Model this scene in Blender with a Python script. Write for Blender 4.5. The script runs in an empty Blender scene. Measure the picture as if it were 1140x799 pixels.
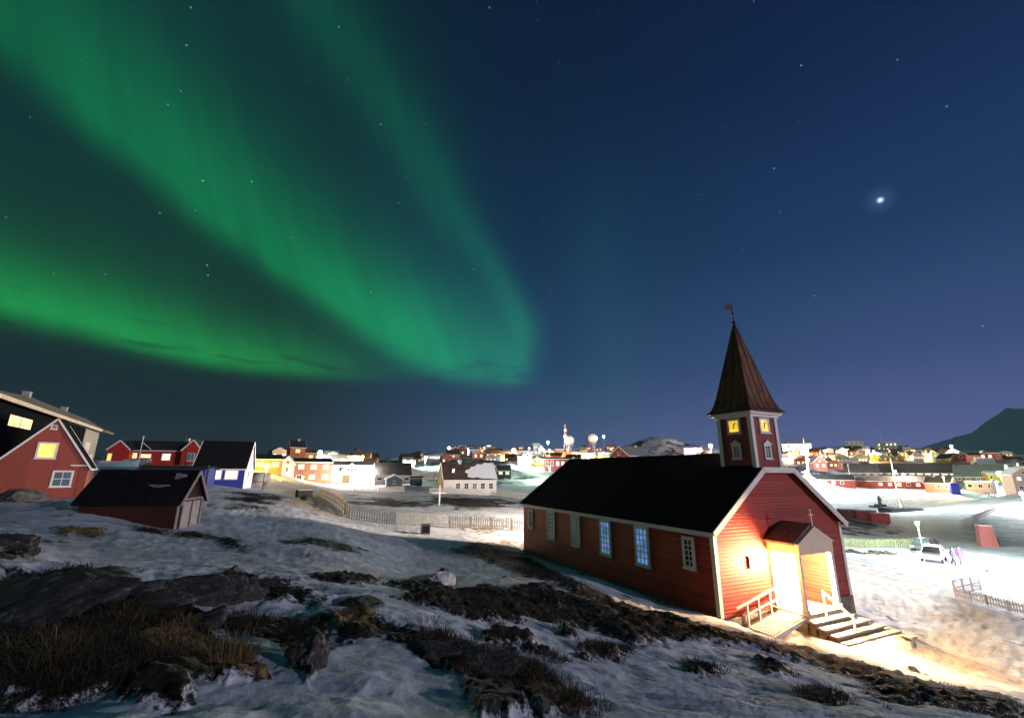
import bpy, bmesh, math, random
import numpy as np
from mathutils import Vector, Matrix
random.seed(7); rng = np.random.default_rng(7)
C = bpy.context.scene.collection
SC = bpy.context.scene

# ------------------------------------------------------------------ camera, world, moon, exposure
F, PITCH, ROLL, CX, CY = 485.8, .2503, .0074, 570.0, 399.5
cp, sp, cr, sr = math.cos(PITCH), math.sin(PITCH), math.cos(ROLL), math.sin(ROLL)
FW = np.array([0, cp, sp]); U0 = np.array([0, -sp, cp]); R0 = np.array([1.0, 0, 0])
RT = R0 * cr + U0 * sr; UP = -R0 * sr + U0 * cr
cam_d = bpy.data.cameras.new('camera'); cam = bpy.data.objects.new('camera', cam_d); C.objects.link(cam)
cam_d.sensor_width = 36; cam_d.lens = F / 1140 * 36; cam_d.clip_start = .05; cam_d.clip_end = 30000
cam.matrix_world = Matrix([[RT[0], UP[0], -FW[0], 0], [RT[1], UP[1], -FW[1], 0], [RT[2], UP[2], -FW[2], 0], [0, 0, 0, 1]])
SC.camera = cam
SC.view_settings.view_transform = 'Standard'; SC.view_settings.look = 'None'
SC.view_settings.exposure = 0.0; SC.view_settings.gamma = 1.0
SC.cycles.use_denoising = True
SC.cycles.max_bounces = 5; SC.cycles.diffuse_bounces = 3; SC.cycles.sample_clamp_indirect = 4

MOON_EL, MOON_AZ = math.radians(9.5), math.atan2(.85, -.53)      # low on the right, just beyond the frame
sun_d = bpy.data.lights.new('moonlight', 'SUN'); sun = bpy.data.objects.new('moonlight', sun_d); C.objects.link(sun)
sun_d.energy = 1.25; sun_d.angle = math.radians(0.8); sun_d.color = (.95, .86, 1.0)
sdir = Vector((math.sin(MOON_AZ) * math.cos(MOON_EL), math.cos(MOON_AZ) * math.cos(MOON_EL), math.sin(MOON_EL)))
sun.rotation_euler = sdir.to_track_quat('Z', 'Y').to_euler()


def build_world():
    w = bpy.data.worlds.new('World'); SC.world = w; w.use_nodes = True
    nt = w.node_tree; nt.nodes.clear(); L = nt.links
    def nd(t, **k):
        n = nt.nodes.new(t)
        for a, v in k.items(): setattr(n, a, v)
        return n
    def m(op, a, b=None, c=None, clamp=False):
        n = nd('ShaderNodeMath', operation=op, use_clamp=clamp)
        for i, v in enumerate((a, b, c)):
            if v is None: continue
            if isinstance(v, (int, float)): n.inputs[i].default_value = v
            else: L.new(v, n.inputs[i])
        return n.outputs[0]
    def rng_(v, a, b, c, d, smooth=True):
        n = nd('ShaderNodeMapRange', interpolation_type='SMOOTHSTEP' if smooth else 'LINEAR')
        L.new(v, n.inputs[0])
        for i, q in enumerate((a, b, c, d)): n.inputs[i + 1].default_value = q
        return n.outputs[0]
    def curve(v, lo, hi, pts, vlo, vhi):
        x = m('DIVIDE', m('SUBTRACT', v, lo), hi - lo, clamp=True)
        n = nd('ShaderNodeFloatCurve'); c = n.mapping.curves[0]
        P = [((p - lo) / (hi - lo), (q - vlo) / (vhi - vlo)) for p, q in pts]
        while len(c.points) < len(P): c.points.new(.5, .5)
        for pt, (p, q) in zip(c.points, P): pt.location = (min(max(p, 0), 1), min(max(q, 0), 1)); pt.handle_type = 'AUTO'
        n.mapping.update(); L.new(x, n.inputs['Value'])
        return m('ADD', m('MULTIPLY', n.outputs[0], vhi - vlo), vlo)
    def rgb(fac, col):
        n = nd('ShaderNodeVectorMath', operation='SCALE'); n.inputs[0].default_value = col; L.new(fac, n.inputs['Scale']); return n.outputs[0]
    def add(a, b):
        n = nd('ShaderNodeVectorMath', operation='ADD'); L.new(a, n.inputs[0]); L.new(b, n.inputs[1]); return n.outputs[0]
    tc = nd('ShaderNodeTexCoord'); d = tc.outputs['Generated']
    s = nd('ShaderNodeSeparateXYZ'); L.new(d, s.inputs[0]); X, Y, Z = s.outputs
    az = m('MULTIPLY', m('ARCTAN2', X, Y), 57.29578)
    el = m('MULTIPLY', m('ARCSINE', Z), 57.29578)
    def ramp(stops):
        n = nd('ShaderNodeValToRGB'); r = n.color_ramp
        while len(r.elements) < len(stops): r.elements.new(.5)
        for e, (p, c) in zip(r.elements, stops): e.position = p; e.color = (*c, 1)
        x = m('DIVIDE', el, 60, clamp=True); L.new(x, n.inputs[0]); return n.outputs[0]
    def s2l(r, g, b): return tuple(((v / 255 + .055) / 1.055) ** 2.4 if v > 10 else v / 255 / 12.92 for v in (r, g, b))
    left = ramp([(0, s2l(9, 40, 44)), (.10, s2l(8, 37, 43)), (.2, s2l(12, 45, 44)), (.45, s2l(9, 48, 50)), (.75, s2l(8, 42, 48)), (1, s2l(5, 34, 48))])
    mid = ramp([(0, s2l(70, 96, 134)), (.08, s2l(55, 86, 125)), (.2, s2l(30, 66, 104)), (.45, s2l(14, 50, 82)), (.75, s2l(6, 35, 62)), (1, s2l(4, 27, 54))])
    right = ramp([(0, s2l(98, 108, 160)), (.07, s2l(84, 99, 154)), (.2, s2l(54, 80, 126)), (.4, s2l(25, 58, 100)), (.7, s2l(8, 37, 76)), (1, s2l(5, 23, 56))])
    m1 = nd('ShaderNodeMix', data_type='RGBA'); L.new(rng_(az, -32, 6, 0, 1), m1.inputs[0]); L.new(left, m1.inputs[6]); L.new(mid, m1.inputs[7])
    m2 = nd('ShaderNodeMix', data_type='RGBA'); L.new(rng_(az, 0, 45, 0, 1), m2.inputs[0]); L.new(m1.outputs[2], m2.inputs[6]); L.new(right, m2.inputs[7])
    col = m2.outputs[2]
    # the aurora: three curtains, each with a centre line, two soft sides and a brightness along it
    def side(off, wl, wh):
        neg = m('POWER', m('DIVIDE', m('MINIMUM', off, 0), wl), 2); pos = m('POWER', m('DIVIDE', m('MAXIMUM', off, 0), wh), 1.7)
        return m('EXPONENT', m('MULTIPLY', m('ADD', neg, pos), -1))
    nz = nd('ShaderNodeTexNoise'); nz.inputs['Scale'].default_value = 5; nz.inputs['Detail'].default_value = 3; L.new(d, nz.inputs['Vector'])
    wob = m('MULTIPLY', m('SUBTRACT', nz.outputs[0], .5), 3.0)
    elw = m('ADD', el, wob)
    cA = curve(az, -70, 10, [(-70, 37.2), (-57, 35.2), (-49, 32.6), (-41.5, 29.4), (-33.7, 25.4), (-26, 21.6), (-17, 17), (-8.5, 14), (-3, 12.8), (10, 12.6)], 10, 40)
    iA = curve(az, -70, 10, [(-70, .3), (-57, .42), (-47, .55), (-38, .68), (-28, .85), (-18, 1.0), (-8, 1.05), (-3, .85), (1, .45), (4.5, .06), (7, 0), (10, 0)], 0, 1.2)
    A = m('MULTIPLY', side(m('SUBTRACT', elw, cA), 2.5, 7.2), iA)
    cB = curve(el, 8, 62, [(8, .2), (14, 1.0), (19, 1.3), (24.8, -1.8), (31, -7), (38, -13), (44, -20), (49.7, -29.5), (55, -40), (62, -55)], -60, 10)
    iB = curve(el, 8, 62, [(8, 0), (10.8, .15), (13, .7), (17, .62), (22, .48), (28, .38), (35, .31), (44, .27), (52, .27), (62, .15)], 0, 1.2)
    wBl = curve(el, 8, 62, [(8, 2.5), (20, 3.0), (35, 5), (50, 8.5), (62, 12)], 0, 15); wBr = curve(el, 8, 62, [(8, 1.9), (20, 2.2), (35, 4), (50, 8), (62, 12)], 0, 15)
    azw = m('ADD', az, wob)
    B = m('MULTIPLY', side(m('SUBTRACT', azw, cB), wBl, wBr), iB)
    cC = curve(az, -75, 0, [(-75, 14.5), (-60, 14.2), (-51, 13.9), (-44, 13.1), (-39.8, 12.3), (-34.9, 11.4), (-26.8, 11.2), (-19, 11.4), (0, 11.6)], 8, 18)
    iC = curve(az, -75, 0, [(-75, .5), (-57, .85), (-50, 1.1), (-43, 1.2), (-36, 1.05), (-29, .75), (-23, .42), (-16, .14), (-8, 0), (0, 0)], 0, 1.3)
    Cc = m('MULTIPLY', side(m('SUBTRACT', m('ADD', el, m('MULTIPLY', wob, .5)), cC), 1.35, 3.4), iC)
    haze_c = m('MULTIPLY', side(m('SUBTRACT', el, cC), 2, 9), m('MULTIPLY', iC, .2))
    fill = m('MULTIPLY', m('MULTIPLY', rng_(m('SUBTRACT', el, cA), 0, 3, 0, 1), rng_(m('SUBTRACT', azw, cB), -6, 1, 1, 0)), .055)
    # thin dark cloud streaks near the lower edge
    mp = nd('ShaderNodeMapping'); mp.inputs['Scale'].default_value = (5, 5, 34); L.new(d, mp.inputs[0])
    n2 = nd('ShaderNodeTexNoise'); n2.inputs['Scale'].default_value = 1.6; n2.inputs['Detail'].default_value = 4; L.new(mp.outputs[0], n2.inputs['Vector'])
    cl = m('MULTIPLY', rng_(n2.outputs[0], .5, .68, 0, .5), rng_(el, 11.5, 17, 1, 0))
    cut = m('MULTIPLY', rng_(el, 9.2, 12.2, 0, 1), m('SUBTRACT', 1, cl))
    ray = nd('ShaderNodeTexNoise'); ray.inputs['Scale'].default_value = 2.2; ray.inputs['Detail'].default_value = 2
    L.new(d, ray.inputs['Vector']); rv = rng_(ray.outputs[0], .3, .7, .8, 1.15)
    cut = m('MULTIPLY', cut, rv)
    cv = nd('ShaderNodeCombineXYZ'); L.new(m('ADD', m('MULTIPLY', az, .16), m('MULTIPLY', el, .075)), cv.inputs[0]); L.new(m('MULTIPLY', el, .014), cv.inputs[1])
    rn = nd('ShaderNodeTexNoise'); rn.inputs['Scale'].default_value = 1.9; rn.inputs['Detail'].default_value = 5; rn.inputs['Roughness'].default_value = .62; L.new(cv.outputs[0], rn.inputs['Vector'])
    cut = m('MULTIPLY', cut, rng_(rn.outputs[0],   .3, .72, .80, 1.2, False))
    col = add(col, rgb(m('MULTIPLY', A, cut), (.001, .215, .052)))
    col = add(col, rgb(m('MULTIPLY', B, cut), (.003, .165, .056)))
    col = add(col, rgb(m('MULTIPLY', m('ADD', Cc, haze_c), cut), (.005, .225, .036)))
    col = add(col, rgb(m('MULTIPLY', fill, cut), (.01, .2, .12)))
    pale = m('MULTIPLY', side(m('SUBTRACT', azw, 13), 5, 5), rng_(el, 2, 14, 0, .05))
    pale = m('MULTIPLY', pale, rng_(el, 45, 20, 0, 1))
    col = add(col, rgb(pale, (.02, .3, .25)))
    # stars and one bright planet
    vo = nd('ShaderNodeTexVoronoi'); vo.inputs['Scale'].default_value = 46; L.new(d, vo.inputs['Vector'])
    sw = nd('ShaderNodeSeparateXYZ'); L.new(vo.outputs['Color'], sw.inputs[0])
    star = m('MULTIPLY', rng_(vo.outputs['Distance'], .02, .095, 1, 0), m('POWER', rng_(sw.outputs[0], .62, 1, 0, 1, False), 2.2))
    star = m('MULTIPLY', star, rng_(el, 8, 20, 0, 1))
    col = add(col, rgb(star, (.28, .34, .4)))
    for (a, e, k) in ((-20, 40.7, .5), (-39.3, 29.6, .6), (-34.6, 31.1, .45), (34.8, 32.8, .5), (34.7, 28.3, .35), (50.3, 32.3, .3), (48.7, 12.9, .3), (43.8, 26.5, 9)):
        a, e = math.radians(a), math.radians(e)
        dp = nd('ShaderNodeVectorMath', operation='DISTANCE'); L.new(d, dp.inputs[0])
        dp.inputs[1].default_value = (math.sin(a) * math.cos(e), math.cos(a) * math.cos(e), math.sin(e))
        big = k > 1
        g = rng_(dp.outputs['Value'], .0, .0075 if big else .0022, 1, 0)
        col = add(col, rgb(m('MULTIPLY', m('POWER', g, 1.5 if big else 1), k if not big else 1.6), (.62, .74, .95)))
        if big:
            g2 = rng_(dp.outputs['Value'], 0, .028, .09, 0); col = add(col, rgb(g2, (.3, .45, .7)))
    nis = nd('ShaderNodeTexSky', sky_type='NISHITA'); nis.sun_disc = False; nis.sun_elevation = MOON_EL; nis.sun_rotation = MOON_AZ
    sc = nd('ShaderNodeVectorMath', operation='SCALE'); L.new(nis.outputs[0], sc.inputs[0]); sc.inputs['Scale'].default_value = .0012
    col = add(col, sc.outputs[0])
    bg = nd('ShaderNodeBackground'); L.new(col, bg.inputs[0]); bg.inputs[1].default_value = .9
    out = nd('ShaderNodeOutputWorld'); L.new(bg.outputs[0], out.inputs[0])
    w.cycles.sampling_method = 'MANUAL'; w.cycles.sample_map_resolution = 256


build_world()

# ------------------------------------------------------------------ survey helpers: points of the place from bearings and distances
def bearing(px, py):
    d = FW * F + RT * (px - CX) - UP * (py - CY); return d / d[1]
def at(px, py, Y): return bearing(px, py) * Y

# ------------------------------------------------------------------ materials
MATS = {}
def mat(name, col, rough=.7, metal=0, var=.15, scale=3.0, emit=None, es=0, bump=0, spec=.3, bscale=None):
    if name in MATS: return MATS[name]
    m = bpy.data.materials.new(name); m.use_nodes = True; nt = m.node_tree; b = nt.nodes['Principled BSDF']
    b.inputs['Roughness'].default_value = rough; b.inputs['Metallic'].default_value = metal; b.inputs['Specular IOR Level'].default_value = spec
    tc = nt.nodes.new('ShaderNodeTexCoord'); nz = nt.nodes.new('ShaderNodeTexNoise')
    nz.inputs['Scale'].default_value = scale; nz.inputs['Detail'].default_value = 4; nt.links.new(tc.outputs['Object'], nz.inputs['Vector'])
    rp = nt.nodes.new('ShaderNodeValToRGB'); rp.color_ramp.elements[0].position = .3; rp.color_ramp.elements[1].position = .7
    rp.color_ramp.elements[0].color = (*[c * (1 - var) for c in col], 1); rp.color_ramp.elements[1].color = (*[min(1, c * (1 + var)) for c in col], 1)
    nt.links.new(nz.outputs[0], rp.inputs[0]); nt.links.new(rp.outputs[0], b.inputs['Base Color'])
    if emit:
        b.inputs['Emission Strength'].default_value = es; er = nt.nodes.new('ShaderNodeValToRGB'); er.color_ramp.elements[0].position = .35; er.color_ramp.elements[1].position = .6
        er.color_ramp.elements[0].color = (*[c * .55 for c in emit], 1); er.color_ramp.elements[1].color = (*[c * 1.1 for c in emit], 1); n3 = nt.nodes.new('ShaderNodeTexNoise'); n3.inputs['Scale'].default_value = 1.7; n3.inputs['Detail'].default_value = 3
        nt.links.new(tc.outputs['Object'], n3.inputs['Vector']); nt.links.new(n3.outputs[0], er.inputs[0]); nt.links.new(er.outputs[0], b.inputs['Emission Color'])
    if bump:
        bp = nt.nodes.new('ShaderNodeBump'); bp.inputs['Strength'].default_value = bump; bp.inputs['Distance'].default_value = .03
        n2 = nt.nodes.new('ShaderNodeTexNoise'); n2.inputs['Scale'].default_value = bscale or scale * 4; n2.inputs['Detail'].default_value = 5
        nt.links.new(tc.outputs['Object'], n2.inputs['Vector']); nt.links.new(n2.outputs[0], bp.inputs['Height']); nt.links.new(bp.outputs[0], b.inputs['Normal'])
    MATS[name] = m; return m
def lit(name, col, s): return mat(name, (.5, .45, .35), .4, emit=col, es=s)

def weathered_wood(name, col, var, vertical, pitch):
    """painted boards: tone differs board by board, streaks along the board"""
    if name in MATS: return MATS[name]
    m = bpy.data.materials.new(name); m.use_nodes = True; nt = m.node_tree; b = nt.nodes['Principled BSDF']; L = nt.links
    b.inputs['Roughness'].default_value = .55; b.inputs['Specular IOR Level'].default_value = .3
    tc = nt.nodes.new('ShaderNodeTexCoord'); sx = nt.nodes.new('ShaderNodeSeparateXYZ'); L.new(tc.outputs['Object'], sx.inputs[0])
    src = sx.outputs[2]
    if vertical:
        ad = nt.nodes.new('ShaderNodeMath'); ad.operation = 'ADD'; L.new(sx.outputs[0], ad.inputs[0]); L.new(sx.outputs[1], ad.inputs[1]); src = ad.outputs[0]
    dv = nt.nodes.new('ShaderNodeMath'); dv.operation = 'DIVIDE'; dv.inputs[1].default_value = pitch; L.new(src, dv.inputs[0])
    fl = nt.nodes.new('ShaderNodeMath'); fl.operation = 'FLOOR'; L.new(dv.outputs[0], fl.inputs[0])
    wn = nt.nodes.new('ShaderNodeTexWhiteNoise'); wn.noise_dimensions = '1D'; L.new(fl.outputs[0], wn.inputs['W'])
    mp = nt.nodes.new('ShaderNodeMapping'); mp.inputs['Scale'].default_value = (6, 6, .8) if vertical else (.8, .8, 14); L.new(tc.outputs['Object'], mp.inputs[0])
    nz = nt.nodes.new('ShaderNodeTexNoise'); nz.inputs['Scale'].default_value = 1.5; nz.inputs['Detail'].default_value = 5; L.new(mp.outputs[0], nz.inputs[0])
    mx = nt.nodes.new('ShaderNodeMath'); mx.operation = 'MULTIPLY_ADD'; L.new(wn.outputs[0], mx.inputs[0]); mx.inputs[1].default_value = .45; L.new(nz.outputs[0], mx.inputs[2])
    rp = nt.nodes.new('ShaderNodeValToRGB'); rp.color_ramp.elements[0].position = .3; rp.color_ramp.elements[1].position = 1.05
    rp.color_ramp.elements[0].color = (*[c * (1 - var) for c in col], 1); rp.color_ramp.elements[1].color = (*[min(1, c * (1 + var)) for c in col], 1)
    L.new(mx.outputs[0], rp.inputs[0]); L.new(rp.outputs[0], b.inputs['Base Color'])
    fr = nt.nodes.new('ShaderNodeMath'); fr.operation = 'FRACT'; L.new(dv.outputs[0], fr.inputs[0])
    gr = nt.nodes.new('ShaderNodeMapRange'); L.new(fr.outputs[0], gr.inputs[0]); gr.inputs[2].default_value = .12
    bp = nt.nodes.new('ShaderNodeBump'); bp.inputs['Distance'].default_value = .02; bp.inputs['Strength'].default_value = .6
    L.new(gr.outputs[0], bp.inputs['Height']); L.new(bp.outputs[0], b.inputs['Normal'])
    MATS[name] = m; return m

CHURCH_RED = weathered_wood('church red boards', (.28, .030, .018), .42, False, .15)
TOWER_RED = weathered_wood('tower red boards', (.26, .045, .030), .25, True, .14)
WHITE = mat('white painted wood', (.78, .75, .70), .5, var=.06)
TAR = mat('black tar roof', (.010, .010, .012), .9, var=.3, scale=2, spec=.08)
COPPER = mat('brown copper sheet', (.15, .058, .030), .5, .15, .4, 2.5, bump=.2)
STONE = mat('rubble stone', (.22, .18, .15), .9, var=.4, scale=4, bump=.6)
GLASS_DARK = mat('dark window glass', (.02, .025, .03), .08, spec=.6)
GLASS_SKYGLOW = mat('blue sky glow glass', (.05, .08, .12), .1, emit=(.16, .38, .78), es=.62, spec=.6)  # blue reflection of the sky, put into the panes as emission
GLASS_DIM = mat('dim glow glass', (.08, .10, .12), .15, emit=(.2, .32, .4), es=.14, spec=.6)  # fainter reflected sky, also put in as a weak glow of the glass
LIT_YELLOW = lit('yellow lit pane', (1, .72, .05), 1.35)
LIT_WARM = lit('warm lit pane', (1, .62, .22), 3.0)
LIT_PALE = lit('pale lit pane', (1, .86, .6), 2.2)
LIT_ORANGE = lit('orange lit pane', (1, .36, .05), 2.6)
WOOD = mat('pale grey timber', (.55, .47, .38), .8, var=.25, scale=5, bump=.3)
DARK = mat('dark iron', (.02, .02, .02), .5, .5)
GREY = mat('grey metal', (.3, .3, .32), .5, .4)
SNOW = mat('snow', (.82, .84, .88), .75, var=.05, bump=.3)

# ------------------------------------------------------------------ mesh helpers
class MB:
    def __init__(s): s.v = []; s.f = []
    def add(s, vs, fs):
        o = len(s.v); s.v += [tuple(map(float, v)) for v in vs]; s.f += [tuple(i + o for i in f) for f in fs]; return s
    def box(s, x0, x1, y0, y1, z0, z1):
        return s.add([(x0, y0, z0), (x1, y0, z0), (x1, y1, z0), (x0, y1, z0), (x0, y0, z1), (x1, y0, z1), (x1, y1, z1), (x0, y1, z1)],
                     [(0, 3, 2, 1), (4, 5, 6, 7), (0, 1, 5, 4), (1, 2, 6, 5), (2, 3, 7, 6), (3, 0, 4, 7)])
    def beam(s, a, b, w, h=None, up=(0, 0, 1)):
        h = h or w; a = Vector(a); b = Vector(b); d = (b - a).normalized(); u = Vector(up)
        if abs(d.dot(u)) > .98: u = Vector((0, 1, 0))
        r = d.cross(u).normalized() * (w / 2); u = r.cross(d).normalized() * (h / 2)
        return s.add([a - r - u, a + r - u, a + r + u, a - r + u, b - r - u, b + r - u, b + r + u, b - r + u],
                     [(0, 1, 2, 3), (7, 6, 5, 4), (0, 4, 5, 1), (1, 5, 6, 2), (2, 6, 7, 3), (3, 7, 4, 0)])
    def tube(s, a, b, r0, r1=None, n=10):
        r1 = r0 if r1 is None else r1; a = Vector(a); b = Vector(b); d = (b - a).normalized()
        u = Vector((1, 0, 0)) if abs(d.x) < .9 else Vector((0, 1, 0)); p = d.cross(u).normalized(); q = d.cross(p)
        vs = []
        for c, r in ((a, r0), (b, r1)):
            for i in range(n): t = 2 * math.pi * i / n; vs.append(c + p * math.cos(t) * r + q * math.sin(t) * r)
        return s.add(vs, [(i, (i + 1) % n, n + (i + 1) % n, n + i) for i in range(n)] + [tuple(range(n - 1, -1, -1)), tuple(range(n, 2 * n))])
    def ball(s, c, r, n=12, k=8, sz=1, sx=1, sy=1):
        vs = [(c[0], c[1], c[2] - r * sz)]
        for j in range(1, k):
            t = math.pi * j / k
            for i in range(n): p = 2 * math.pi * i / n; vs.append((c[0] + r * sx * math.sin(t) * math.cos(p), c[1] + r * sy * math.sin(t) * math.sin(p), c[2] - r * sz * math.cos(t)))
        vs.append((c[0], c[1], c[2] + r * sz)); fs = [(0, 1 + (i + 1) % n, 1 + i) for i in range(n)]
        for j in range(k - 2):
            for i in range(n): fs.append((1 + j * n + i, 1 + j * n + (i + 1) % n, 1 + (j + 1) * n + (i + 1) % n, 1 + (j + 1) * n + i))
        e = len(vs) - 1; fs += [(1 + (k - 2) * n + i, 1 + (k - 2) * n + (i + 1) % n, e) for i in range(n)]
        return s.add(vs, fs)
    def prism(s, poly, d):
        """poly: list of 3-D points (planar); extruded by vector d"""
        n = len(poly); d = Vector(d); vs = [Vector(p) for p in poly] + [Vector(p) + d for p in poly]
        return s.add(vs, [tuple(range(n - 1, -1, -1)), tuple(range(n, 2 * n))] + [(i, (i + 1) % n, n + (i + 1) % n, n + i) for i in range(n)])
    def build(s, name, m, parent=None, smooth=False, bevel=0):
        me = bpy.data.meshes.new(name); me.from_pydata(s.v, [], s.f)
        bm = bmesh.new(); bm.from_mesh(me); bmesh.ops.recalc_face_normals(bm, faces=bm.faces[:])
        if bevel: bmesh.ops.bevel(bm, geom=bm.edges[:], offset=bevel, segments=2, affect='EDGES', clamp_overlap=True)
        bm.to_mesh(me); bm.free()
        if smooth: me.shade_smooth()
        me.materials.append(m); o = bpy.data.objects.new(name, me); C.objects.link(o); o.parent = parent; return o
def tag(o, label=None, cat=None, group=None, kind=None):
    if label: o['label'] = label
    if cat: o['category'] = cat
    if group: o['group'] = group
    if kind: o['kind'] = kind
    return o
def empty(name, loc, rz, label, cat, group=None):
    e = bpy.data.objects.new(name, None); C.objects.link(e); e.empty_display_size = .3
    e.location = loc; e.rotation_euler = (0, 0, rz); return tag(e, label, cat, group)
def point_light(parent, loc, power, col, r=.15):
    l = bpy.data.lights.new('lamp_light', 'POINT'); l.energy = power; l.color = col; l.shadow_soft_size = r
    o = bpy.data.objects.new('lamp_light', l); C.objects.link(o); o.parent = parent; o.location = loc; return o

# ------------------------------------------------------------------ noise in numpy
def _hash(ix, iy, s):
    h = (ix.astype(np.int64) * 374761393 + iy.astype(np.int64) * 668265263 + s * 1442695041) & 0x7fffffff
    h = (h ^ (h >> 13)) * 1274126177 & 0x7fffffff
    return ((h ^ (h >> 16)) & 0xffff) / 65535.0
def vnoise(x, y, s=0):
    ix, iy = np.floor(x), np.floor(y); fx, fy = x - ix, y - iy
    fx = fx * fx * fx * (fx * (fx * 6 - 15) + 10); fy = fy * fy * fy * (fy * (fy * 6 - 15) + 10)
    a, b, c, d = _hash(ix, iy, s), _hash(ix + 1, iy, s), _hash(ix, iy + 1, s), _hash(ix + 1, iy + 1, s)
    return (a + (b - a) * fx) * (1 - fy) + (c + (d - c) * fx) * fy
def fbm(x, y, o=4, s=0, g=.5):
    t, a, n = 0, 1, 0
    for i in range(o): t = t + a * (vnoise(x, y, s + i) - .5); n += a; a *= g; x, y = x * 2.03 + 17.1, y * 2.03 - 9.3
    return t / n * 2
def ridged(x, y, o=4, s=0):
    t, a, n = 0, 1, 0
    for i in range(o): t = t + a * (1 - np.abs(2 * vnoise(x, y, s + i) - 1)); n += a; a *= .5; x, y = x * 2.1 + 3.1, y * 2.1 + 7.7
    return t / n
def sstep(a, b, x): t = np.clip((x - a) / (b - a), 0, 1); return t * t * (3 - 2 * t)

# ------------------------------------------------------------------ the town, as a table: bearing x, base y, distance, width m, depth m, wall m, roof rise m, yaw deg, wall, roof, storeys, windows, lit, gable to us, label, name, category
RED = mat('red house paint', (.28, .045, .03), .6, var=.2); DKRED = mat('dark red shed paint', (.045, .010, .008), .8, var=.3, scale=5)
HOUSE_RED = weathered_wood('house red boards', (.27, .058, .036), .2, True, 1.35)
BLUE = mat('blue house paint', (.03, .05, .30), .6, var=.15); NAVY = mat('near black boards', (.005, .006, .011), .9, var=.3, spec=.03)
PAINT = dict(red=RED, white=WHITE, orange=mat('orange paint', (.50, .15, .04), .6, var=.2), brown=mat('brown paint', (.22, .11, .07), .7, var=.2),
             cream=mat('cream paint', (.60, .48, .33), .7, var=.15), salmon=mat('salmon paint', (.46, .15, .11), .7, var=.15), pink=mat('pale pink paint', (.52, .36, .31), .7, var=.15),
             grey=mat('grey paint', (.32, .31, .30), .7, var=.15), lime=mat('yellow green paint', (.38, .40, .04), .7, var=.15), yellow=mat('ochre yellow paint', (.52, .33, .05), .7, var=.15),
             violet=mat('pale violet cladding', (.42, .40, .62), .6, var=.15), bluegrey=mat('blue grey paint', (.12, .17, .26), .7, var=.2), teal=mat('dull teal paint', (.08, .16, .17), .7, var=.2),
             dark=mat('dark brown boards', (.05, .035, .03), .8, var=.25), blue=BLUE, ltblue=mat('pale blue cladding', (.38, .46, .66), .6, var=.15))
ROOF = dict(dark=mat('dark felt roof', (.03, .028, .028), .9, var=.3, scale=1), brown=mat('brown felt roof', (.075, .05, .038), .9, var=.3, scale=1), grey=mat('grey roof', (.19, .19, .185), .9, var=.25, scale=1),
            snow=SNOW, mauve=mat('mauve grey roof', (.17, .14, .145), .9, var=.25, scale=1))
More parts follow.
